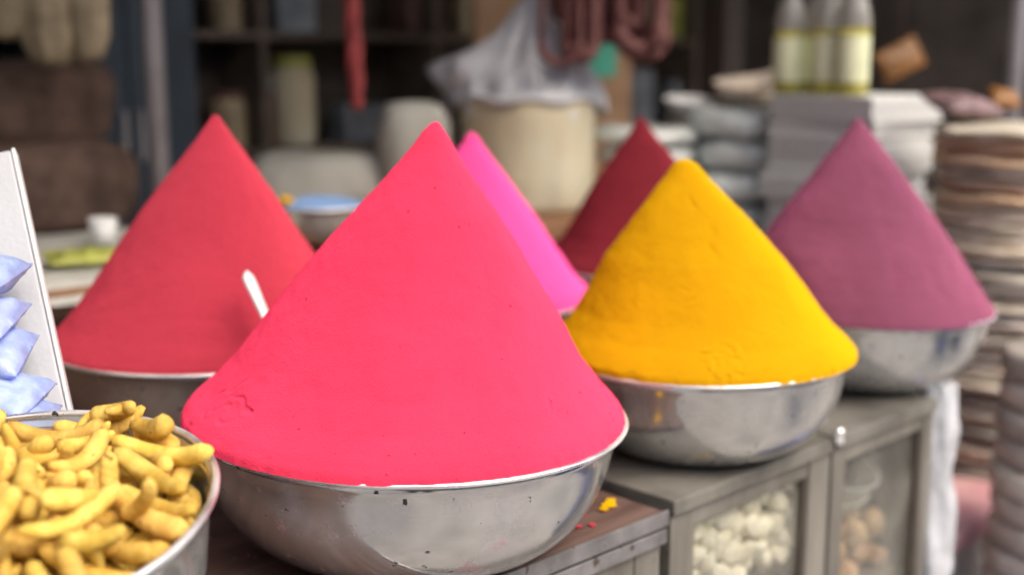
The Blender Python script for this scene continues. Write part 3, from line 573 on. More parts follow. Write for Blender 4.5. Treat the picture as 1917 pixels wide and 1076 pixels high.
WHITE = '0 32 28 25 32 -8 14 -92;1 210 -50 27 22 5 -92 -30;2 98 49 22 4 -12 -96 -20;3 14 -43 27 31 2 19 -92;4 77 -22 28 68 47 -50 -22;5 -171 -48 29 6 -95 9 24;6 238 50 37 51 -72 -30 -33;7 61 36 63 22 -39 -88 11;8 146 -46 31 44 80 35 14;9 -239 17 33 71 3 28 -63;0 -109 -26 26 11 85 -49 11;1 -27 48 30 38 14 -80 -42;2 122 7 41 3 97 -14 -11;3 -42 -5 38 35 -50 -57 -53;4 -137 46 31 50 15 58 61;5 -82 37 30 53 -22 61 -53;6 176 -18 69 67 14 47 54;7 -99 45 79 13 41 85 27;8 7 18 72 23 45 82 23;9 -182 6 42 92 -17 33 -3;0 233 -1 48 31 -6 64 69;1 108 -40 74 57 11 29 75;2 -245 -48 36 80 3 55 -22;3 234 36 98 29 -31 -15 88;4 -172 53 78 12 18 79 -56;5 139 50 69 66 -23 -18 67;6 -61 -54 52 17 -13 -87 -43;7 183 45 97 49 44 -56 -48;8 -203 -54 75 9 10 64 -75;9 134 -3 108 55 4 -7 82;0 -87 -9 89 17 -16 -66 70;1 48 -50 75 29 54 71 -31;2 -238 -6 82 54 -14 17 -80;3 227 -47 81 81 35 -2 45;4 91 44 98 22 -61 -75 -2;5 -38 53 93 15 26 41 -85;6 -234 54 90 17 43 -40 77;7 173 -53 127 63 -39 64 15;8 -142 -19 69 71 27 40 50;9 219 42 145 27 58 75 6;0 -11 -54 92 16 -7 -79 57;1 110 41 151 35 -62 67 -17;2 -241 -53 122 1 45 60 -65;3 70 -11 116 34 -20 -11 90;4 -110 -50 109 56 -6 81 -10;5 -201 47 133 19 -32 -20 -89;6 -34 -1 112 21 34 9 90;7 117 -57 129 59 66 -31 32;8 45 49 161 31 -93 1 -12;9 -128 40 116 10 -72 63 24;0 19 46 112 83 -27 9 -46;1 -182 4 103 45 88 2 -1;2 63 -56 157 62 -56 50 16;3 -82 43 143 79 -1 55 -21;4 -152 51 167 51 -83 11 -14;5 164 52 156 6 -12 66 -73;6 -168 -48 132 23 8 74 61;7 -131 -5 148 37 -75 53 7;8 187 -55 185 22 27 -53 76;9 -56 -51 137 47 35 73 -33;0 -46 48 185 49 59 -63 2;1 117 -18 164 88 -41 18 -2;2 -15 0 159 93 10 5 -31;3 190 -8 140 26 54 43 -66;4 -243 2 135 14 59 -47 -63;5 -238 -50 179 88 -40 -11 -16;6 240 44 194 35 32 30 82;7 188 48 215 48 -8 84 19;8 244 -39 142 62 18 -74 -16;9 228 -13 198 12 29 44 83;0 243 46 258 43 -30 -51 67;1 163 -8 201 18 50 -50 -66;2 20 -25 119 43 31 64 54;3 -190 -5 169 92 -3 -17 32;4 -112 -53 169 19 -15 -56 -78;5 -169 -52 204 54 -57 -54 -27;6 -124 51 218 17 -2 -80 -56;7 52 -4 165 43 -9 -74 -49;8 -240 54 185 55 47 46 -50;9 58 -51 222 78 35 -41 28;0 -217 49 246 91 38 -10 4;1 117 -49 230 39 22 -74 -48;2 184 -39 247 2 -87 -1 48;3 77 45 219 34 24 -40 -80;4 2 -51 174 77 38 -35 34;5 -238 4 202 15 -35 76 -51;6 134 44 208 22 53 -42 -69;7 95 -3 216 52 66 -28 44;8 241 -45 239 56 33 28 -70;9 -39 -53 210 24 20 54 -77;0 -74 -12 179 43 -30 61 58;1 -225 -45 232 24 -2 -8 96;2 13 37 197 14 -61 76 12;3 222 -5 285 24 78 44 35;4 -181 3 227 8 60 -29 -73;5 -108 -48 225 60 77 17 -9;6 20 -5 223 59 23 21 -74;7 -125 2 208 30 14 85 -38;8 54 41 267 1 76 58 26;9 -160 44 274 18 36 61 67;0 -21 52 239 55 43 19 -67;1 -81 51 262 66 -48 10 54;2 -63 15 228 20 -24 -16 93;3 2 -47 268 95 -27 -2 -6;4 -106 -6 263 5 -1 -79 60;5 -67 -50 267 10 10 -96 22;6 167 29 257 26 79 -52 -12;7 21 -6 284 8 -32 -37 -86;8 -119 -51 299 12 89 14 41;9 38 -52 315 6 92 0 -36;0 -163 -41 259 51 16 -5 83;1 85 -21 273 11 97 13 12;2 -88 -5 319 28 63 60 -37;3 -37 12 274 12 27 -91 -26;4 109 37 277 24 77 -29 -50;5 198 52 292 47 48 -70 19;6 -33 -37 313 35 55 56 48;7 147 -23 280 26 -41 -2 86;8 -211 3 278 31 60 -32 -66;9 197 -47 322 84 21 -44 -22;0 -233 -54 291 2 9 84 -52;1 -238 52 303 35 12 81 -44;2 143 26 311 54 1 -74 -37;3 -185 -31 313 86 11 24 41;5 10 50 300 5 21 96 -8;6 -109 48 315 49 19 79 26;7 -155 18 322 32 11 29 88;8 -45 46 320 4 43 87 -19;9 59 8 319 32 39 79 32;0 -245 -8 324 17 -65 31 -66;1 -146 49 362 5 -4 99 3;2 93 48 329 82 -25 5 -49;3 118 -52 322 72 61 4 -30;4 -147 -43 344 60 28 0 74'
BROWN = '0 -7 56 36 7 -8 11 -98;1 98 -7 41 30 -74 45 -38;2 163 50 40 54 -44 56 -42;3 -95 -54 42 14 97 -1 -12;4 164 -57 41 17 -10 -97 -5;5 -33 -10 90 70 -12 -22 -66;0 140 59 116 14 -14 90 37;1 -87 46 43 51 63 -39 -42;2 156 -13 106 67 69 18 13;3 -158 14 42 65 -21 -29 66;4 -9 -58 36 96 -1 23 6;5 62 48 86 51 55 62 19;0 160 53 191 40 -24 -87 5;1 134 -63 162 18 5 68 -69;2 -157 55 116 31 -58 4 74;3 89 6 170 29 81 27 -40;4 -3 59 119 42 -23 -86 15;5 -83 56 128 83 10 48 20;0 150 -62 290 44 -75 -40 -23;1 -71 52 210 66 27 7 68;2 158 -23 222 3 -30 -88 34;3 -154 -23 164 68 3 34 63;4 -161 -60 93 82 47 -3 -31;5 95 54 239 0 -84 -49 21;0 -153 61 196 8 32 -25 90;1 24 54 197 29 -73 -10 59;2 53 -61 79 5 94 18 23;3 26 51 291 45 58 -34 -58;4 -89 -62 124 25 -39 -75 45;5 74 -60 234 20 37 -43 79;0 -40 -21 174 76 62 -6 11;1 29 -52 152 63 -51 23 -52;2 -148 -63 271 10 -27 67 67;3 57 -34 320 68 23 -31 61;4 -163 7 252 58 -79 8 -16;5 -60 24 279 47 8 -9 86;0 -158 -16 333 71 -5 63 28;1 -27 -53 319 89 21 -18 -33;2 -136 59 308 58 16 73 30;3 158 32 287 75 29 54 19;4 5 -15 239 41 -25 26 -83;5 -64 -58 245 43 88 5 13'
# turmeric bowl
TC = Vector((-.412, .907, 1.154)); tilt = (.039, .161)
TM = Matrix.Rotation(tilt[1], 4, 'X') @ Matrix.Rotation(-tilt[0], 4, 'Y'); TB = TC-(TM @ Vector((0, 0, .168)))
make_bowl(TB, .180, .168, 'steel_plain', 'steel bowl of dried turmeric fingers in the left front corner', tilt, seed=6.6)
tin = sorted((z, r) for r, z in bowl_prof(.180, .168)[1])
def twall(z):
    if z > .168: return .30
    if z <= tin[0][0]: return tin[0][1]+.09
    for (z0, r0), (z1, r1) in zip(tin, tin[1:]):
        if z <= z1: return r0+(r1-r0)*(z-z0)/max(1e-6, z1-z0)
    return tin[-1][1]
fm = [mdata(*finger_mesh(100+i), 'turmeric') for i in range(16)]
copies(TURM, fm, TB, 0, 'turmeric_finger', lambda l, i: 'dried yellow turmeric finger heaped in the left steel bowl', 'turmeric', 'dried turmeric fingers in the bowl', 'turmeric',
       zf=lambda l: .011+.032*math.exp(-((l.x+.10)**2+(l.y-.03)**2)/.012), tilt=TM, sxy=1.08, osc=1.03, wall=twall, shx=.008)
hi = [s_ for s_ in TURM.split(';') if int(s_.split()[3]) > 285][:42]
copies(';'.join(hi), fm[5:]+fm[:5], TB, 2.2, 'turmeric_finger', lambda l, i: 'dried yellow turmeric finger heaped in the left steel bowl', 'turmeric', 'dried turmeric fingers in the bowl', 'turmeric',
       zf=lambda l: .017+.026*math.exp(-((l.x+.10)**2+(l.y-.03)**2)/.012), tilt=TM, sxy=1.0, osc=.90, wall=twall, shx=.012)
# white lumps behind the glass
wm = [mdata(*lump_mesh(300+i), 'white_lump') for i in range(10)]
copies(WHITE, wm, S(.002+.177, .064, .806), UANG, 'white_lump', lambda l, i: 'chalky white lump behind the glass of the middle cabinet', 'lump', 'white lumps in the glass cabinet', 'white_lump', sxy=1.06, zmax=.135, osc=1.13)
bm_ = [mdata(*lump_mesh(400+i, .021, .9), 'brown_lump') for i in range(6)]
copies(BROWN, bm_, S(.364+.150, .085, .701), UANG, 'brown_ball', lambda l, i: 'light brown ball behind the glass of the far cabinet', 'ball', 'brown balls in the glass cabinet', 'brown_lump', zmax=.105)
# other goods in the cabinets
rg = random.Random(3)
def pillow(name, L, W, T, m, seed, loc, rot, label, cat, group=None, pu=3.0, nx=34, ny=22, wr=.0042):
    V = []; F = []; top = []; 
    for sgn in (1, -1):
        for j in range(ny+1):
            for i in range(nx+1):
                u, v = 2*i/nx-1, 2*j/ny-1
                f = max(0, (1-abs(u)**pu))**.55*max(0, (1-abs(v)**2.4))**.5
                x, y = u*L/2*(1-.05*(1-abs(u))*abs(v)), v*W/2*(1-.10*abs(u)**6*0-.06*(1-u*u))
                pz = sgn*T/2*f
                dz = wr*fbm(Vector((x*40+seed*3, y*40, sgn*2)), 3)*(.4+f)+.0016*math.sin(v*34+seed)*abs(u)**5
                V.append((x, y, pz+dz if f > .02 else dz*.6+sgn*.0004))
    o = (nx+1)*(ny+1)
    for j in range(ny):
        for i in range(nx):
            a = j*(nx+1)+i; F.append((a, a+1, a+nx+2, a+nx+1)); F.append((o+a, o+a+nx+1, o+a+nx+2, o+a+1))
    # close the seam
    for i in range(nx): F.append((i, o+i, o+i+1, i+1)); a = ny*(nx+1)+i; F.append((a, a+1, o+a+1, o+a))
    for j in range(ny): a = j*(nx+1); F.append((a, a+nx+1, o+a+nx+1, o+a)); a += nx; F.append((a, o+a, o+a+nx+1, a+nx+1))
    ob = mesh(name, V, F, m); ob.location = loc; ob.rotation_euler = rot
    return tag(ob, label, cat, group)
pillow('plastic_packet', .10, .07, .03, 'indigo_sack', 3, S(.418, .048, .775), (R_(78), 0, UANG), 'blue packet behind the glass at the left of the far cabinet', 'packet')
for k, (x, zz) in enumerate(((.93, .84), (1.06, .845), (1.15, .85))):
    pillow('spice_packet', .10, .15, .045, 'pink_cloth', 20+k, S(-1.25+x, .075, zz), (R_(82), 0, UANG+rg.uniform(-.2, .2)), 'pinkish spice packet behind the glass of the brown chest, ' + ('left one', 'middle one', 'right one')[k], 'packet', 'packets in the brown chest')
# clear tub added in the far cabinet, its hoops drawing two pale arcs
tb = empty('added_tub', S(.364+.145, .155, .812), UANG); tag(tb, 'clear tub with hoops added for the pale arcs in the far cabinet', 'tub')
V, F = lathe([(.080, 0), (.10, .03), (.112, .08), (.1105, .08), (.0985, .03), (.078, .002)], 48); mesh('wall', V, F, 'clear_film', tb, rot=(.25, .1, 0))
for zz, r in ((.08, .113), (.048, .106)):
    V, F = tube([(r*math.cos(t*math.pi/24), r*math.sin(t*math.pi/24), zz) for t in range(48)], .0014, 6, True); mesh('hoop', V, F, 'bag_film', tb, rot=(.25, .1, 0))
# powder crumbs on the chest top
for k, (a, b) in enumerate(((-.055, .05), (-.07, .045), (-.042, .058))):
    V, F = lump_mesh(700+k, .006+.002*(k == 0), .22); o = mesh('powder_crumb', V, F, 'yellow_powder', loc=S(a, b, CT-.0085)); tag(o, 'crumb of yellow powder spilled on the brown chest top', 'crumb', 'yellow crumbs on the chest')
for k, (a, b) in enumerate(((-.13, .03), (-.115, .022), (-.15, .05), (-.10, .05))):
    V, F = lump_mesh(720+k, .004, .5); o = mesh('powder_crumb', V, F, 'red_powder', loc=S(a, b, CT-.010)); tag(o, 'tiny crumb of red powder on the brown chest top', 'crumb', 'red crumbs on the chest')

# ------------------------------------------------------------------ white display board with blue packets
bl = onb(62, 768, .42)
bd = empty('display_board', (0, 0, 0)); tag(bd, 'white board leaning behind the turmeric bowl with blue packets', 'board')
pt, pbm = at(24, 286, 1.335), at(133, 790, 1.245)
ax = (pt-pbm).normalized(); 
nrm = Vector((.25, -1, .25)); nrm = (nrm-ax*nrm.dot(ax)).normalized(); lx = ax.cross(nrm).normalized()   # lx points left->right in the board plane
if lx.x < 0: lx = -lx
ny_ = ax.cross(lx)
Mx = Matrix((lx, ny_, ax)).transposed().to_4x4(); Mx.translation = pbm
bd.matrix_world = Mx
LB = (pt-pbm).length
box('panel', -.26, -.0005, -.008, .008, -.085, LB, 'white_board', bd, .003)
box('edge_strip', .0, .004, -.0095, .0095, -.085, LB+.001, 'white_plastic', bd, .0015)
fy = -1 if (Mx.to_3x3() @ Vector((0, -1, 0))).y < 0 else 1
for k, (px, py, dx) in enumerate(((40, 487, 0), (38, 562, 0), (55, 635, 0), (84, 705, 0), (96, 762, 0))):
    tip = at(px, py, 1.245+(790-py)/504*.09-.060)
    dl = .155
    c = tip-lx*(dl/2)
    th = .04
    pillow('blue_packet', dl, .078, .037, 'blue_film', 31+k, c+Vector((0, 0, .006)), (R_(9+4*(k % 3)), R_(2+3*(k % 2)), R_(-4+4*(k % 3))),
           'pale blue plastic sachet on the white board, ' + ('topmost', 'second from top', 'third from top', 'fourth from top', 'lowest, just behind the turmeric')[k], 'packet', 'blue sachets on the white board', wr=.0042, pu=5.5)
# ------------------------------------------------------------------ goods behind the bowls
def soft_sack(name, w, d, h, m, seed, loc, rz, label, group=None, sag=.12, lump=.05, n=48, mm=26, cat='sack', power=.42):
    V = []; F = []; sd = Vector((seed*5.1, seed*2.7, 0))
    for i in range(mm+1):
        a = math.pi*i/mm-math.pi/2
        for j in range(n):
            t = 2*math.pi*j/n; ce = math.copysign(abs(math.cos(a))**power, 1); se = math.copysign(abs(math.sin(a))**(power*1.3), math.sin(a))
            c, s = math.cos(t), math.sin(t); cx = math.copysign(abs(c)**.62, c); sy = math.copysign(abs(s)**.62, s)
            p = Vector((cx*ce*w/2, sy*ce*d/2, se*h/2)); k = 1+lump*fbm(p*9+sd, 3)
            p = Vector((p.x*k, p.y*k, p.z*(1+.6*lump*fbm(p*7+sd+Vector((9, 0, 0)), 2))))
            if p.z < -h*.42: p.z = -h*.42
            V.append((p.x, p.y, p.z+h*.42))
    for i in range(mm):
        for j in range(n):
            k = (j+1) % n; F.append((i*n+j, i*n+k, (i+1)*n+k, (i+1)*n+j))
    o = mesh(name, V, F, m, loc=loc, rot=(0, 0, rz)); return tag(o, label, cat, group)

# cream sack with a plastic liner bag on top
cc_ = at(988, 430, 3.05); cs = empty('cream_sack', (cc_.x, cc_.y, TT), 0); tag(cs, 'cream sack with a crumpled clear plastic bag gathered on top', 'sack')
HS = .275
def fs(p, t, i):
    d = Vector((math.cos(t)*2, math.sin(t)*2, p.z*6)); k = 1+.05*fbm(d, 3); return Vector((p.x*k, p.y*k, p.z+.006*noise.noise(d*2)))
V, F = lathe([(.001, 0), (.145, 0), (.160, .02), (.163, .10), (.166, .20), (.168, HS-.01), (.165, HS), (.156, HS-.005), (.15, HS-.03), (.001, HS-.03)], 72, fs); mesh('body', V, F, 'cream_sack', cs)
V = []; F = []; n = 96; rows = 26
for i in range(rows+1):
    s = i/rows
    for j in range(n):
        t = 2*math.pi*j/n
        base = .176*(1-s)**.85+.012
        wing = .115*math.exp(-((t-math.pi*1.02)/.55)**2)*math.exp(-((s-.30)/.20)**2)
        r = base+wing; fold = .10*math.sin(9*t+4*s+2*math.sin(3*t))*(.35+s*.8)+.16*fbm(Vector((math.cos(t)*2.4, math.sin(t)*2.4, s*3.0)), 4)
        r *= 1+fold; z = HS-.012+s*.255-.02*math.exp(-((s)/.08)**2)*(1+math.sin(5*t))
        V.append((r*math.cos(t)+.02*s, r*math.sin(t)*.8, z))
for i in range(rows):
    for j in range(n):
        k = (j+1) % n; F.append((i*n+j, i*n+k, (i+1)*n+k, (i+1)*n+j))
F.append(tuple(rows*n+j for j in range(n)))
mesh('plastic_bag', V, F, 'bag_film', cs)
V, F = tube([(.172*math.cos(2*math.pi*j/40), .172*math.sin(2*math.pi*j/40), HS-.006+.006*math.sin(j*1.3)) for j in range(40)], .009, 8, True); mesh('rolled_hem', V, F, 'bag_film', cs)

def carton(loc, w, d, h, rz, label, m='carton', tape=None, name='carton'):
    e = empty(name, loc, rz); tag(e, label, 'box')
    box('body', -w/2, w/2, -d/2, d/2, 0, h, m, e, .004)
    box('flap', -w/2+.002, w/2-.002, -d/2, -.002, h+.0005, h+.004, m, e, .001); box('flap', -w/2+.002, w/2-.002, .002, d/2, h+.0005, h+.004, m, e, .001)
    box('tape', -w/2, w/2, -.025, .025, h+.0045, h+.006, 'tan_pack', e, 0)
    return e
p = at(1030, 215, 3.62)
c1 = carton((p.x, p.y+.12, TT), .46, .24, .60, R_(4), 'tall brown cardboard carton behind the plastic bag')
gl_ = box('green_label', .105, .185, -.1225, -.1205, .31, .415, 'green_label', c1, 0)
# dark wooden post and metal poles
def post(name, px, z, r, m, label, base=PL, top=2.799, sq=False, cat='post', py=100):
    p = at(px, py, z); e = empty(name, (p.x, p.y, base), UANG); tag(e, label, cat)
    if sq: box('shaft', -r, r, -r, r, 0, top-base, m, e, .006); box('foot', -r*1.3, r*1.3, -r*1.3, r*1.3, 0, .05, m, e, .006)
    else:
        V, F = lathe([(.001, 0), (r, 0), (r, top-base), (.001, top-base)], 28); mesh('shaft', V, F, m, e)
        V, F = lathe([(r*1.002, 0), (r*2, 0), (r*2, .006), (r*1.002, .008)], 28); mesh('foot', V, F, m, e)
    return e
post('wooden_post', 1350, 3.75, .048, 'post_wood', 'dark square wooden post behind the maroon cone', sq=True)
post('metal_pole', 288, 2.78, .0225, 'pole_metal', 'grey metal pole standing behind the red cone', cat='pole')
post('plastic_pipe', 1903, 3.3, .022, 'pole_metal', 'pale grey pipe standing at the far right edge', cat='pipe')

# stacked sacks, hanging bags and cupboard on the left
for k, (px, py, w_, h_, zz) in enumerate(((60, 455, .46, .26, .62), (50, 380, .44, .25, .86), (70, 280, .42, .24, 1.09), (40, 200, .40, .22, 1.30))):
    p = at(px, py, 3.05); soft_sack('jute_sack', w_, .36, h_, 'jute', 40+k, (p.x, p.y, zz), .3+.2*k, 'dark brown jute sack in the stack at the left, ' + ('lowest', 'second from below', 'third from below', 'topmost')[k], 'stacked jute sacks', lump=.10)
for k, (px, w_, zb, zt) in enumerate(((15, .12, 1.545, 1.95), (95, .13, 1.49, 1.95), (165, .10, 1.50, 1.95))):
    p = at(px, 80, 2.7)
    e = empty('hanging_bag', (p.x, p.y, zb)); tag(e, 'cream cloth bag hanging above the brown sacks, ' + ('leftmost', 'middle', 'rightmost beside the blue cupboard')[k], 'bag', 'cream hanging bags')
    def fb(q, t, i, k=k): 
        d = Vector((math.cos(t)*1.5+k*4, math.sin(t)*1.5, q.z*5)); f = 1+.16*fbm(d, 3)+.06*math.sin(7*t+k); return Vector((q.x*f, q.y*.7*f, q.z+.01*noise.noise(d*2)))
    H_ = zt-zb; V, F = lathe([(.001, 0), (w_*.30, .006), (w_*.46, .05), (w_*.5, .14), (w_*.46, .24), (w_*.30, .34), (w_*.12, H_-.02), (.001, H_)], 48, fb); mesh('sack_body', V, F, 'jute_pale', e)
    V, F = tube([(0, 0, H_-.03), (.004, 0, H_+.2), (0, 0, 2.79-zb)], .004, 6); mesh('cord', V, F, 'jute', e)
p = onb(235, 300, 2.15)
cu = empty('steel_cupboard', S((p-P0).dot(U), 2.12, PL), UANG); tag(cu, 'dark blue steel cupboard behind the grey pole', 'cupboard')
box('body', -.20, .20, 0, .38, 0, 1.45, 'blue_steel', cu, .008)
for x in (-.195, .003): 
    d = box('door', x, x+.192, -.012, -.001, .03, 1.42, 'blue_steel', cu, .004); box('handle', x+(.165 if x < 0 else .012), x+(.18 if x < 0 else .027), -.03, -.0125, .62, .75, 'pole_metal', d, .003)

# shelves on the back wall
sh = empty('wall_shelf', S(-.35, 2.24, 0), UANG); tag(sh, 'dark wooden shelving along the back wall', 'shelf')
box('back_board', 0, 3.3, .262, .278, PL, 2.4, 'shelf_wood', sh, 0)
SHZ = (PL+.30, 1.24, 1.58, 1.92)
for zz in SHZ: box('shelf_board', .021, 3.279, 0, .26, zz-.022, zz, 'shelf_wood', sh, .003)
for x in (0, .62, 1.24, 1.9, 2.6, 3.28): box('upright', x, x+.02, .001, .261, PL, 2.4, 'shelf_wood', sh, .002)
def jar(loc, r, h, m, lid_m, label, group='jars and packs on the back shelves'):
    e = empty('storage_jar', loc, UANG); tag(e, label, 'jar', group)
    V, F = lathe([(.001, 0), (r*.92, 0), (r, .012), (r, h*.78), (r*.86, h*.86), (r*.8, h*.88), (.001, h*.88)], 32); mesh('body', V, F, m, e)
    V, F = lathe([(.001, h*.87), (r*.86, h*.87), (r*.88, h*.89), (r*.88, h*.985), (r*.82, h), (.001, h)], 32); mesh('lid', V, F, lid_m, e)
    return e
def pack(loc, w, d, h, m, label, rz=0, group='jars and packs on the back shelves'):
    o = box('shelf_pack', -w/2, w/2, -d/2, d/2, 0, h, m, None, .008); o.location = loc; o.rotation_euler = (0, 0, UANG+rz); return tag(o, label, 'pack', group)
def ashelf(px): p = onb(px, 150, 2.30); return (p-P0).dot(U)
jar(S(ashelf(438), 2.34, 1.24), .052, .17, 'tan_pack', 'brown_pack', 'tan jar on the shelf just right of the red cone tip, lower')
jar(S(ashelf(440), 2.34, 1.58), .050, .15, 'tan_pack', 'brown_pack', 'tan jar on the upper shelf above the red cone tip')
jar(S(ashelf(563), 2.35, 1.24), .07, .27, 'cream_sack', 'olive', 'pale jar with a yellow green lid between the two red cones')
jar(S(ashelf(520), 2.38, 1.24), .045, .2, 'brown_pack', 'slate', 'dark jar on the back shelf beside the pale jar')
jar(S(ashelf(350), 2.36, 1.24), .06, .24, 'brown_pack', 'brown_pack', 'dark brown jar on the shelf right of the grey pole')
pack(S(ashelf(575), 2.38, 1.58), .14, .08, .2, 'slate', 'slate grey pack on the shelf above the pale jar')
for k, (px, zz, w_, h_, m_, lb) in enumerate((
        (1275, 1.58, .14, .17, 'olive', 'olive green pack on the shelf left of the wooden post'), (1225, 1.58, .07, .22, 'tan_pack', 'tan pack standing beside the olive green pack'),
        (1210, 1.24, .12, .22, 'slate', 'slate blue pack behind the maroon cone tip'), (1290, 1.24, .15, .17, 'slate', 'slate pack on the lower shelf by the wooden post'),
        (1420, 1.58, .14, .14, 'olive', 'green pack on the upper shelf right of the wooden post'), (1425, 1.24, .13, .26, 'violet', 'violet grey pack on the lower shelf beside the bottles'),
        (1470, 1.58, .10, .2, 'amber_pack', 'amber pack on the upper shelf above the bottles'), (1280, 1.92, .2, .2, 'amber_pack', 'amber pack on the top shelf left of the post'),
        (1560, 1.24, .12, .24, 'brown_pack', 'dark brown pack on the shelf behind the bottles'),
        (1640, 1.24, .14, .2, 'brown_pack', 'dark brown pack on the shelf right of the bottles'), (900, 1.58, .14, .2, 'tan_pack', 'tan pack on the upper back shelf behind the carton'),
        (690, 1.24, .16, .12, 'slate', 'slate grey pack low on the shelf beside the red rope'), (800, 1.58, .16, .2, 'brown_pack', 'dark pack on the upper shelf right of the red rope'))):
    a = ashelf(px)
    if a < 3.2: pack(S(a, 2.36, zz+.001), w_, .1, h_, m_, lb, rg.uniform(-.1, .1))

p = at(1685, 112, 3.7); pk = pillow('amber_packet', .15, .10, .04, 'amber_pack', 55, p, (R_(80), R_(-25), .3), 'amber packet hanging in the dark right of the bottles', 'packet')
V, F = tube([(0, .04, 0), (0, .3, .01), (0, 2.79-p.z, .0)], .002, 5); cd = mesh('cord', V, F, 'jute', pk); cd.matrix_parent_inverse = Matrix.Identity(4); cd.rotation_euler = (pk.rotation_euler.to_matrix().inverted() @ Matrix.Rotation(math.pi/2, 3, 'X')).to_euler()
# white sacks and the bowl of blue powder on the tier table
p = at(600, 350, 3.0); soft_sack('white_sack', .36, .24, .14, 'white_cloth', 61, (p.x, p.y, TT+.012), .15, 'flat white cloth sack lying between the two red cones', lump=.12)
p = at(775, 320, 2.95); soft_sack('white_sack', .17, .17, .27, 'white_cloth', 63, (p.x, p.y, TT+.012), .3, 'upright white sack just left of the front cone tip', lump=.08)
p = at(597, 376, 2.36)
make_bowl(Vector((p.x, p.y, TT+.014)), .100, .072, 'steel_dull', 'small steel bowl of blue powder behind the two red cones', seed=7.7, group='small bowls on the tier table')
V, F = lathe([(.001, .012)]+[(.0955*q/8, .020-.020*(q/8)**2) for q in range(1, 9)], 48, lambda q, t, i: q+Vector((0, 0, .003*noise.noise(q*40)))); tag(mesh('blue_powder', V, F, 'blue_powder', loc=(p.x, p.y, TT+.014+.068)), 'blue powder filling the small bowl behind the cones', 'powder')
V, F = lump_mesh(810, .016, .5); tag(mesh('yellow_crumb', V, F, 'yellow_powder', loc=(p.x-.055, p.y-.045, TT+.098)), 'pinch of yellow powder on the blue powder', 'crumb')
p = at(160, 505, 2.13); pillow('green_packet', .13, .09, .02, 'olive', 70, (p.x, p.y, TT+.026), (.1, 0, .5), 'flat green packet on the pale table cloth, left', 'packet')
p = at(195, 455, 2.35); V, F = lathe([(.001, 0), (.022, 0), (.027, .05), (.025, .05), (.02, .004), (.001, .004)], 24); tag(mesh('plastic_cup', V, F, 'white_plastic', loc=(p.x, p.y, TT+.013)), 'small white cup on the table beside the red cone', 'cup')

# hanging prayer beads and rope
def hang_loop(name, px, py_bot, z, halfw, r, m, label, group, beads=True, lean=0, cat='beads', depth=0):
    pb_ = at(px, py_bot, z); e = empty(name, (pb_.x, pb_.y+depth, pb_.z)); tag(e, label, cat, group); H_ = 2.2-pb_.z
    path = []
    for k in range(61):
        s = k/60; t = (s-.5)*2
        y = abs(t)**.9; 
        ang = math.pi*min(1, (1-y)*3.0)
        if y > .6667: zz = halfw+(y-.6667)/.3333*(H_-halfw); xx = math.copysign(halfw*(1-.75*((y-.6667)/.3333)**1.5), t)
        else: a2 = y/.6667*math.pi/2; zz = halfw*1.25*(1-math.cos(a2))*.8; xx = math.copysign(halfw*math.sin(a2), t)
        path.append(Vector((xx+lean*zz, .012*noise.noise(Vector((s*9, px*.1, 0))), zz)))
    V, F = tube(path, [r*(1+.18*math.sin(k*2.4)) for k in range(61)], 8)
    mesh('strand', V, F, m, e)
    if beads:
        # beads along the bottom of the loop
        bmesh_ = None
        for k in range(14, 47, 2):
            V, F = lathe([(.0005, -r*1.25), (r*.9, -r*.95), (r*1.35, 0), (r*.9, r*.95), (.0005, r*1.25)], 10); b = mesh('bead', V, F, m, e); b.location = path[k]
    return e
G = 'maroon bead strings hanging from the rod'
for k, (px, pyb, hw, r, z, lb) in enumerate(((1048, 118, .044, .0085, 2.78, 'thin maroon bead loop, leftmost, hanging over the plastic bag'), (1085, 108, .030, .014, 2.80, 'maroon bead string second from left, hanging low'),
        (1130, 66, .035, .016, 2.83, 'maroon bead string hanging in front of the green label'), (1165, 72, .040, .017, 2.86, 'maroon bead loop in the middle of the hanging bunch'), (1195, 92, .046, .017, 2.80, 'thick maroon bead loop, second from right'), (1208, 60, .030, .013, 2.84, 'short maroon bead loop inside the rightmost loop'), (1062, 30, .028, .014, 2.84, 'short maroon bead string high in the bunch'), (1100, 84, .020, .016, 2.82, 'narrow thick maroon bead string left of the green label'), (1148, 52, .024, .017, 2.88, 'thick short maroon bead string at the back of the bunch'), (1178, 46, .022, .017, 2.82, 'thick maroon bead string nested inside the wide loop'), (1222, 78, .026, .015, 2.87, 'rightmost maroon bead string in the bunch'), (1205, 108, .050, .012, 2.84, 'lowest wide maroon bead loop at the right'))):
    hang_loop('bead_string', px, pyb, z, hw, r, 'mala', lb, G, beads=True)
# red rope
pr_ = at(668, 205, 2.75); e = empty('red_rope', (pr_.x, pr_.y, pr_.z)); tag(e, 'dusty red twisted rope hanging left of the front cone tip', 'rope')
for s_ in range(3):
    path = [Vector((.010*math.cos(k*.5+s_*2.09)+.0015*k*0-.028*k/40, .010*math.sin(k*.5+s_*2.09), .055+k*(2.2-pr_.z-.055)/40)) for k in range(41)]
    V, F = tube(path, .0105, 8); mesh('strand', V, F, 'red_rope', e)
V, F = lathe([(.001, .062), (.016, .060), (.018, .045), (.013, .04), (.016, .02), (.014, 0), (.001, .002)], 20); mesh('tassel', V, F, 'red_rope', e)
hr = empty('hanging_rod', (0, 0, 0)); tag(hr, 'thin metal rod across the shop from which beads and rope hang', 'rod')
q0, q1 = Vector((-1.1, 2.62, 2.205)), Vector((1.6, 2.82, 2.205)); V, F = tube([q0, q1], .012, 10); mesh('bar', V, F, 'pole_metal', hr)
for q in (q0.lerp(q1, .1), q0.lerp(q1, .9)): V, F = tube([q, Vector((q.x, q.y, 2.799))], .004, 6); mesh('hanger', V, F, 'pole_metal', hr)

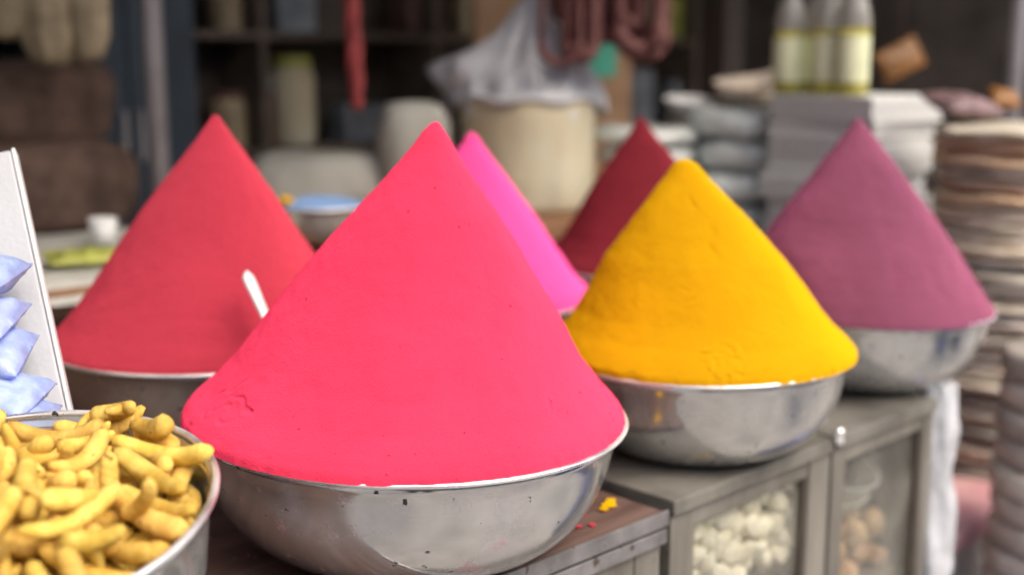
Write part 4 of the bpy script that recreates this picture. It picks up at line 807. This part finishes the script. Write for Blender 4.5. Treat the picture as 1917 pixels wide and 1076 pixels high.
# wrapped plate bundles in the middle right
def disc_stack(cx, cy, z0, zt, r, hh, mats, name, lab, group, seed, jit=.010, wav=.006, n=44, power=.35, cat='plates'):
    rr = random.Random(seed); z = z0; k = 0; out = []
    N = max(1, int((zt-z0)/hh))
    base = []
    for v in range(5):
        V = []; F = []; m = 9
        for i in range(m+1):
            a = math.pi*i/m-math.pi/2
            for j in range(n):
                t = 2*math.pi*j/n; ce = abs(math.cos(a))**power; p = Vector((math.cos(t)*ce, math.sin(t)*ce, math.sin(a)*.5))
                kk = 1+.035*noise.noise(Vector((math.cos(t)*2+v*7, math.sin(t)*2, 0)))+.02*noise.noise(Vector((math.cos(t)*6+v*7, math.sin(t)*6, p.z*5)))
                V.append((p.x*kk*r, p.y*kk*r, (p.z+.5)*hh*.97+wav*noise.noise(Vector((math.cos(t)*1.6+v*3, math.sin(t)*1.6, 5)))*min(1, ce)))
        for i in range(m):
            for j in range(n): q = (j+1) % n; F.append((i*n+j, i*n+q, (i+1)*n+q, (i+1)*n+j))
        base.append((V, F))
    meshes = {}
    for i in range(N):
        v = rr.randrange(5); mm_ = mats[min(len(mats)-1, int(i/N*len(mats)))] if not callable(mats) else mats(i, N, rr)
        if (v, mm_) not in meshes: meshes[(v, mm_)] = mdata(*base[v], mm_)
        o = bpy.data.objects.new(name, meshes[(v, mm_)]); link(o)
        o.location = (cx+rr.uniform(-jit, jit), cy+rr.uniform(-jit, jit), z0+i*hh); o.rotation_euler = (rr.uniform(-.012, .012), rr.uniform(-.012, .012), rr.uniform(0, 6.28)); s = rr.uniform(.95, 1.03); o.scale = (s, s, 1)
        tag(o, lab(i, N), cat, group); out.append(o)
    return out
def nth(i, N):
    w_ = ('topmost', 'second', 'third', 'fourth', 'fifth', 'sixth', 'seventh', 'eighth', 'ninth', 'tenth', 'eleventh', 'twelfth', 'thirteenth', 'fourteenth', 'fifteenth', 'sixteenth', 'seventeenth', 'eighteenth', 'nineteenth', 'twentieth',
          'twenty-first', 'twenty-second', 'twenty-third', 'twenty-fourth', 'twenty-fifth', 'twenty-sixth', 'twenty-seventh', 'twenty-eighth', 'twenty-ninth', 'thirtieth', 'thirty-first', 'thirty-second', 'thirty-third', 'thirty-fourth', 'thirty-fifth', 'thirty-sixth', 'thirty-seventh', 'thirty-eighth', 'thirty-ninth', 'fortieth', 'forty-first', 'forty-second')
    j = N-1-i; return w_[j]+(' of its stack' if j == 0 else ' from the top')
p = at(1388, 330, 3.08); disc_stack(p.x, p.y, PL, 1.392, .138, .0765, lambda i, N, r: 'wrap_film', 'plate_bundle', lambda i, N: 'plastic wrapped bundle of silvery plates behind the yellow cone, ' + nth(i, N), 'wrapped plate bundles', 4, jit=.012, wav=.010, power=.24)
p2 = at(1405, 205, 3.15); 
for k in range(3):
    V, F = lathe([(.001, .0), (.07, .0), (.10, .014), (.112, .026), (.110, .028), (.098, .018), (.07, .005), (.001, .005)], 48, lambda q, t, i, k=k: q*(1+.03*noise.noise(Vector((math.cos(t)*2+k, math.sin(t)*2, 0))))+Vector((0, 0, .01*math.sin(2*t+k))))
    tag(mesh('leaf_plate', V, F, 'leaf_plate', loc=(p2.x+.02, p2.y, 1.398+.016*k), rot=(.12, -.22, 0)), 'loose tan leaf plate on the wrapped bundles, ' + ('lowest', 'middle', 'topmost')[k], 'plate', 'loose leaf plates on the bundles')
p = at(1215, 290, 3.05); disc_stack(p.x, p.y, PL, 1.345, .125, .048, lambda i, N, r: 'wrap_film', 'pale_bundle', lambda i, N: 'pale grey bundle of bowls behind the maroon cone, ' + nth(i, N), 'pale bundles behind the maroon cone', 6, jit=.014, wav=.010, power=.25)
p = at(1298, 198, 3.2); V, F = lathe([(.001, 0), (.05, 0), (.068, .018), (.082, .034), (.080, .036), (.064, .021), (.048, .005), (.001, .005)], 48); tag(mesh('white_plate', V, F, 'white_plastic', loc=(p.x, p.y, p.z-.02), rot=(.12, .06, 0)), 'shallow white plate on a steel tin behind the maroon cone', 'plate')
V, F = lathe([(.001, 0), (.065, 0), (.066, .02), (.066, p.z-.021-PL), (.001, p.z-.021-PL)], 32); tag(mesh('steel_tin', V, F, 'steel_dull', loc=(p.x, p.y, PL)), 'tall steel tin under the white plate', 'tin')

# stack of white paper bundles, squared to the shop
zz = PL; k = 0; hts = [.055, .06, .05, .058, .062, .05, .06, .055, .06, .056, .06, .058, .055, .062]
Npp = len(hts)
for k, h_ in enumerate(hts):
    o = empty('paper_bundle', S(1.31+rg.uniform(-.010, .010), .51+rg.uniform(-.010, .010), zz), UANG+rg.uniform(-.04, .04)); tag(o, 'bundle of white paper sheets behind the purple cone, ' + nth(k, Npp), 'paper', 'stacked white paper bundles')
    for q in range(5):
        t_ = h_/5; box('quire', rg.uniform(0, .007), .29+rg.uniform(-.007, .007), rg.uniform(0, .007), .27, q*t_+.0004, (q+1)*t_-.0006, 'paper', o, .0015)
    zz += h_
# oil bottles on the paper
for k, (da, db, s) in enumerate(((.04, .045, 1), (.04, .125, .98), (.115, .06, 1), (.12, .145, .97), (.045, .19, .99))[:4]):
    pq = at(*((1592, 186, 2.74), (1474, 190, 2.86), (1545, 188, 2.80), (1525, 190, 2.90))[k]); e = empty('oil_bottle', (pq.x, pq.y, zz+.001), UANG); tag(e, 'oil bottle with pale label and yellow cap on the white paper, ' + ('rightmost, nearest', 'leftmost', 'in the middle', 'hindmost')[k], 'bottle', 'oil bottles on the paper stack')
    e.scale = (s, s, s)
    V, F = lathe([(.001, 0), (.033, 0), (.037, .006), (.037, .145), (.001, .145)], 32); mesh('body', V, F, 'oil', e)
    V, F = lathe([(.0368, .1455), (.0365, .165), (.030, .20), (.016, .232), (.0145, .25), (.001, .25)], 32); mesh('neck', V, F, 'bottle_clear', e)
    V, F = lathe([(.0374, .028), (.0376, .03), (.0376, .128), (.0374, .13)], 32); mesh('label', V, F, 'bottle_label', e)
    V, F = lathe([(.001, .245), (.0165, .245), (.0165, .275), (.014, .279), (.001, .279)], 24); mesh('cap', V, F, 'yellow_cap', e)

# tall stack of leaf plates, and the grey stack before it
def lp(i, N, r):
    j = N-1-i
    return 'leaf_orange' if j in (1, 2, 3, 6, 7) else ('leaf_plate' if r.random() < .58 else ('grey_plate' if r.random() < .75 else 'white_cloth'))
disc_stack(1.077, 2.615, PL, 1.375, .172, .0195, lp, 'leaf_plate_bundle', lambda i, N: 'bundle of dried leaf plates in the tall tan stack, ' + nth(i, N), 'stacked leaf plate bundles', 9, jit=.012, wav=.009, power=.17)
disc_stack(1.0, 2.13, 0.005, 1.03, .125, .052, lambda i, N, r: 'grey_plate', 'grey_bundle', lambda i, N: 'thick grey brown bundle of plates at the right edge, ' + nth(i, N), 'thick grey bundles at the right edge', 12, jit=.004, wav=.005, power=.08)
p = at(1800, 225, 2.62); pillow('plastic_bag', .15, .11, .045, 'brown_bag', 77, (p.x, p.y, 1.405), (.25, .1, .4), 'crumpled purplish plastic bag on top of the leaf plates', 'bag')
p = at(1850, 235, 2.64); pillow('amber_packet', .06, .06, .03, 'amber_pack', 78, (p.x+.03, p.y, 1.42), (.6, .2, 0), 'small amber packet on top of the leaf plates', 'packet')
# crumpled plastic hanging at the end of the counter
e = empty('plastic_roll', S(.714, .03, .66), UANG); tag(e, 'crumpled white plastic sheet hanging at the counter end', 'plastic sheet')
V = []; F = []; n = 40; rows = 60
for i in range(rows+1):
    s = i/rows; 
    for j in range(n):
        t = 2*math.pi*j/n; r = (.041-.010*s+.004*math.sin(s*9))*(1+.22*fbm(Vector((math.cos(t)*1.6, math.sin(t)*1.6, s*4)), 4)+.08*math.sin(7*t+s*3))
        V.append((r*math.cos(t)+.006*math.sin(s*5), r*math.sin(t), s*.33))
for i in range(rows):
    for j in range(n): k = (j+1) % n; F.append((i*n+j, i*n+k, (i+1)*n+k, (i+1)*n+j))
F.append(tuple(range(n-1, -1, -1))); F.append(tuple(rows*n+j for j in range(n))); mesh('sheet', V, F, 'bag_film', e)
V, F = tube([(0, 0, .325), (-.01, 0, .338), (-.058, 0, .336)], .003, 6); mesh('hook', V, F, 'alu_trim', e)
# pink cloth on the platform edge and an indigo sack below it
V = []; F = []; nx, ny = 40, 14
for j in range(ny+1):
    for i in range(nx+1):
        x = .72+.72*i/nx; s = -.035+.30*j/ny
        y = .112 if s < 0 else .112+s; z = PL+.006 if s >= 0 else PL+.006+s
        y -= .01*abs(noise.noise(Vector((x*14, s*5, 2))))*(s < .02); z += .007*abs(noise.noise(Vector((x*12, s*12, 0))))
        V.append(S(x, y, z))
for j in range(ny):
    for i in range(nx): F.append((j*(nx+1)+i, j*(nx+1)+i+1, (j+1)*(nx+1)+i+1, (j+1)*(nx+1)+i))
tag(mesh('pink_cloth', V, F, 'pink_cloth'), 'dusty pink cloth over the platform edge at lower right', 'cloth')
q = S(.86, -.07, 0); soft_sack('indigo_sack', .26, .22, .60, 'indigo_sack', 91, (q.x, q.y, .0), UANG, 'indigo plastic sack on the ground below the pink cloth', lump=.12)

# unseen drums, added on the street side to give blue reflections in the steel
for k, (a, b) in enumerate(((1.3, -1.6), (2.1, -1.8))):
    e = empty('added_drum', S(a, b, 0)); tag(e, 'unseen blue drum added for reflections in the steel, ' + ('nearer the counter', 'farther along')[k], 'drum', 'blue drums on the street')
    V, F = lathe([(.001, 0), (.26, 0), (.29, .02), (.29, .28), (.30, .30), (.29, .32), (.29, .58), (.30, .60), (.29, .62), (.29, .86), (.27, .90), (.001, .90)], 40); mesh('body', V, F, 'drum_blue', e)
    V, F = lathe([(.001, .901), (.06, .901), (.06, .925), (.001, .925)], 20); mesh('cap', V, F, 'drum_blue', e).location = (.12, 0, 0)
# ------------------------------------------------------------------ the person holding the camera, mirrored in the steel
def skin_body(name, verts, edges, radii, m, parent, sub=2):
    me = bpy.data.meshes.new(name); me.from_pydata(verts, edges, []); me.materials.append(MATS[m]); o = bpy.data.objects.new(name, me); link(o, parent)
    md = o.modifiers.new('skin', 'SKIN'); md.use_smooth_shade = True
    for i, r in enumerate(radii): me.skin_vertices[0].data[i].radius = (r, r*.86) if not isinstance(r, tuple) else r
    me.skin_vertices[0].data[0].use_root = True
    s = o.modifiers.new('sub', 'SUBSURF'); s.levels = s.render_levels = sub
    return o
pe = empty('person', (.13, -.27, 0), R_(4)); tag(pe, 'person in grey shirt and dark trousers taking the picture', 'person')
bv = [(0, 0, .96), (0, 0, 1.15), (0, .01, 1.34), (0, 0, 1.44), (0, .01, 1.50), (0, .03, 1.60), (0, .025, 1.70),
      (.10, 0, .90), (.11, .02, .50), (.115, -.02, .09), (.12, .13, .035), (-.10, 0, .90), (-.11, .02, .50), (-.115, -.02, .09), (-.12, .13, .035),
      (.19, 0, 1.40), (.25, .04, 1.16), (.04, .15, 1.34), (-.06, .20, 1.43), (-.19, 0, 1.40), (-.27, .04, 1.16), (-.22, .15, 1.34), (-.17, .20, 1.43)]
be = [(0, 1), (1, 2), (2, 3), (3, 4), (4, 5), (5, 6), (0, 7), (7, 8), (8, 9), (9, 10), (0, 11), (11, 12), (12, 13), (13, 14), (3, 15), (15, 16), (16, 17), (17, 18), (3, 19), (19, 20), (20, 21), (21, 22)]
br = [.155, .15, .165, .10, .055, .085, .07, .095, .065, .045, .035, .095, .065, .045, .035, .062, .048, .034, .03, .062, .048, .034, .03]
skin_body('body', bv, be, br, 'skin', pe)
tr = [Vector(v)*1 for v in (bv[0], bv[7], bv[8], bv[9], bv[11], bv[12], bv[13])]
skin_body('trousers', tr, [(0, 1), (1, 2), (2, 3), (0, 4), (4, 5), (5, 6)], [.17, .112, .085, .075, .112, .085, .075], 'navy_cloth', pe)
skin_body('shirt', [bv[0], bv[1], bv[2], bv[3], bv[15], bv[16], bv[19], bv[20]], [(0, 1), (1, 2), (2, 3), (3, 4), (4, 5), (3, 6), (6, 7)], [.175, .17, .185, .115, .085, .068, .085, .068], 'shirt', pe)
skin_body('hair', [(0, .0, 1.68), (0, -.01, 1.75), (0, -.04, 1.66)], [(0, 1), (0, 2)], [.095, .06, .07], 'hair', pe)
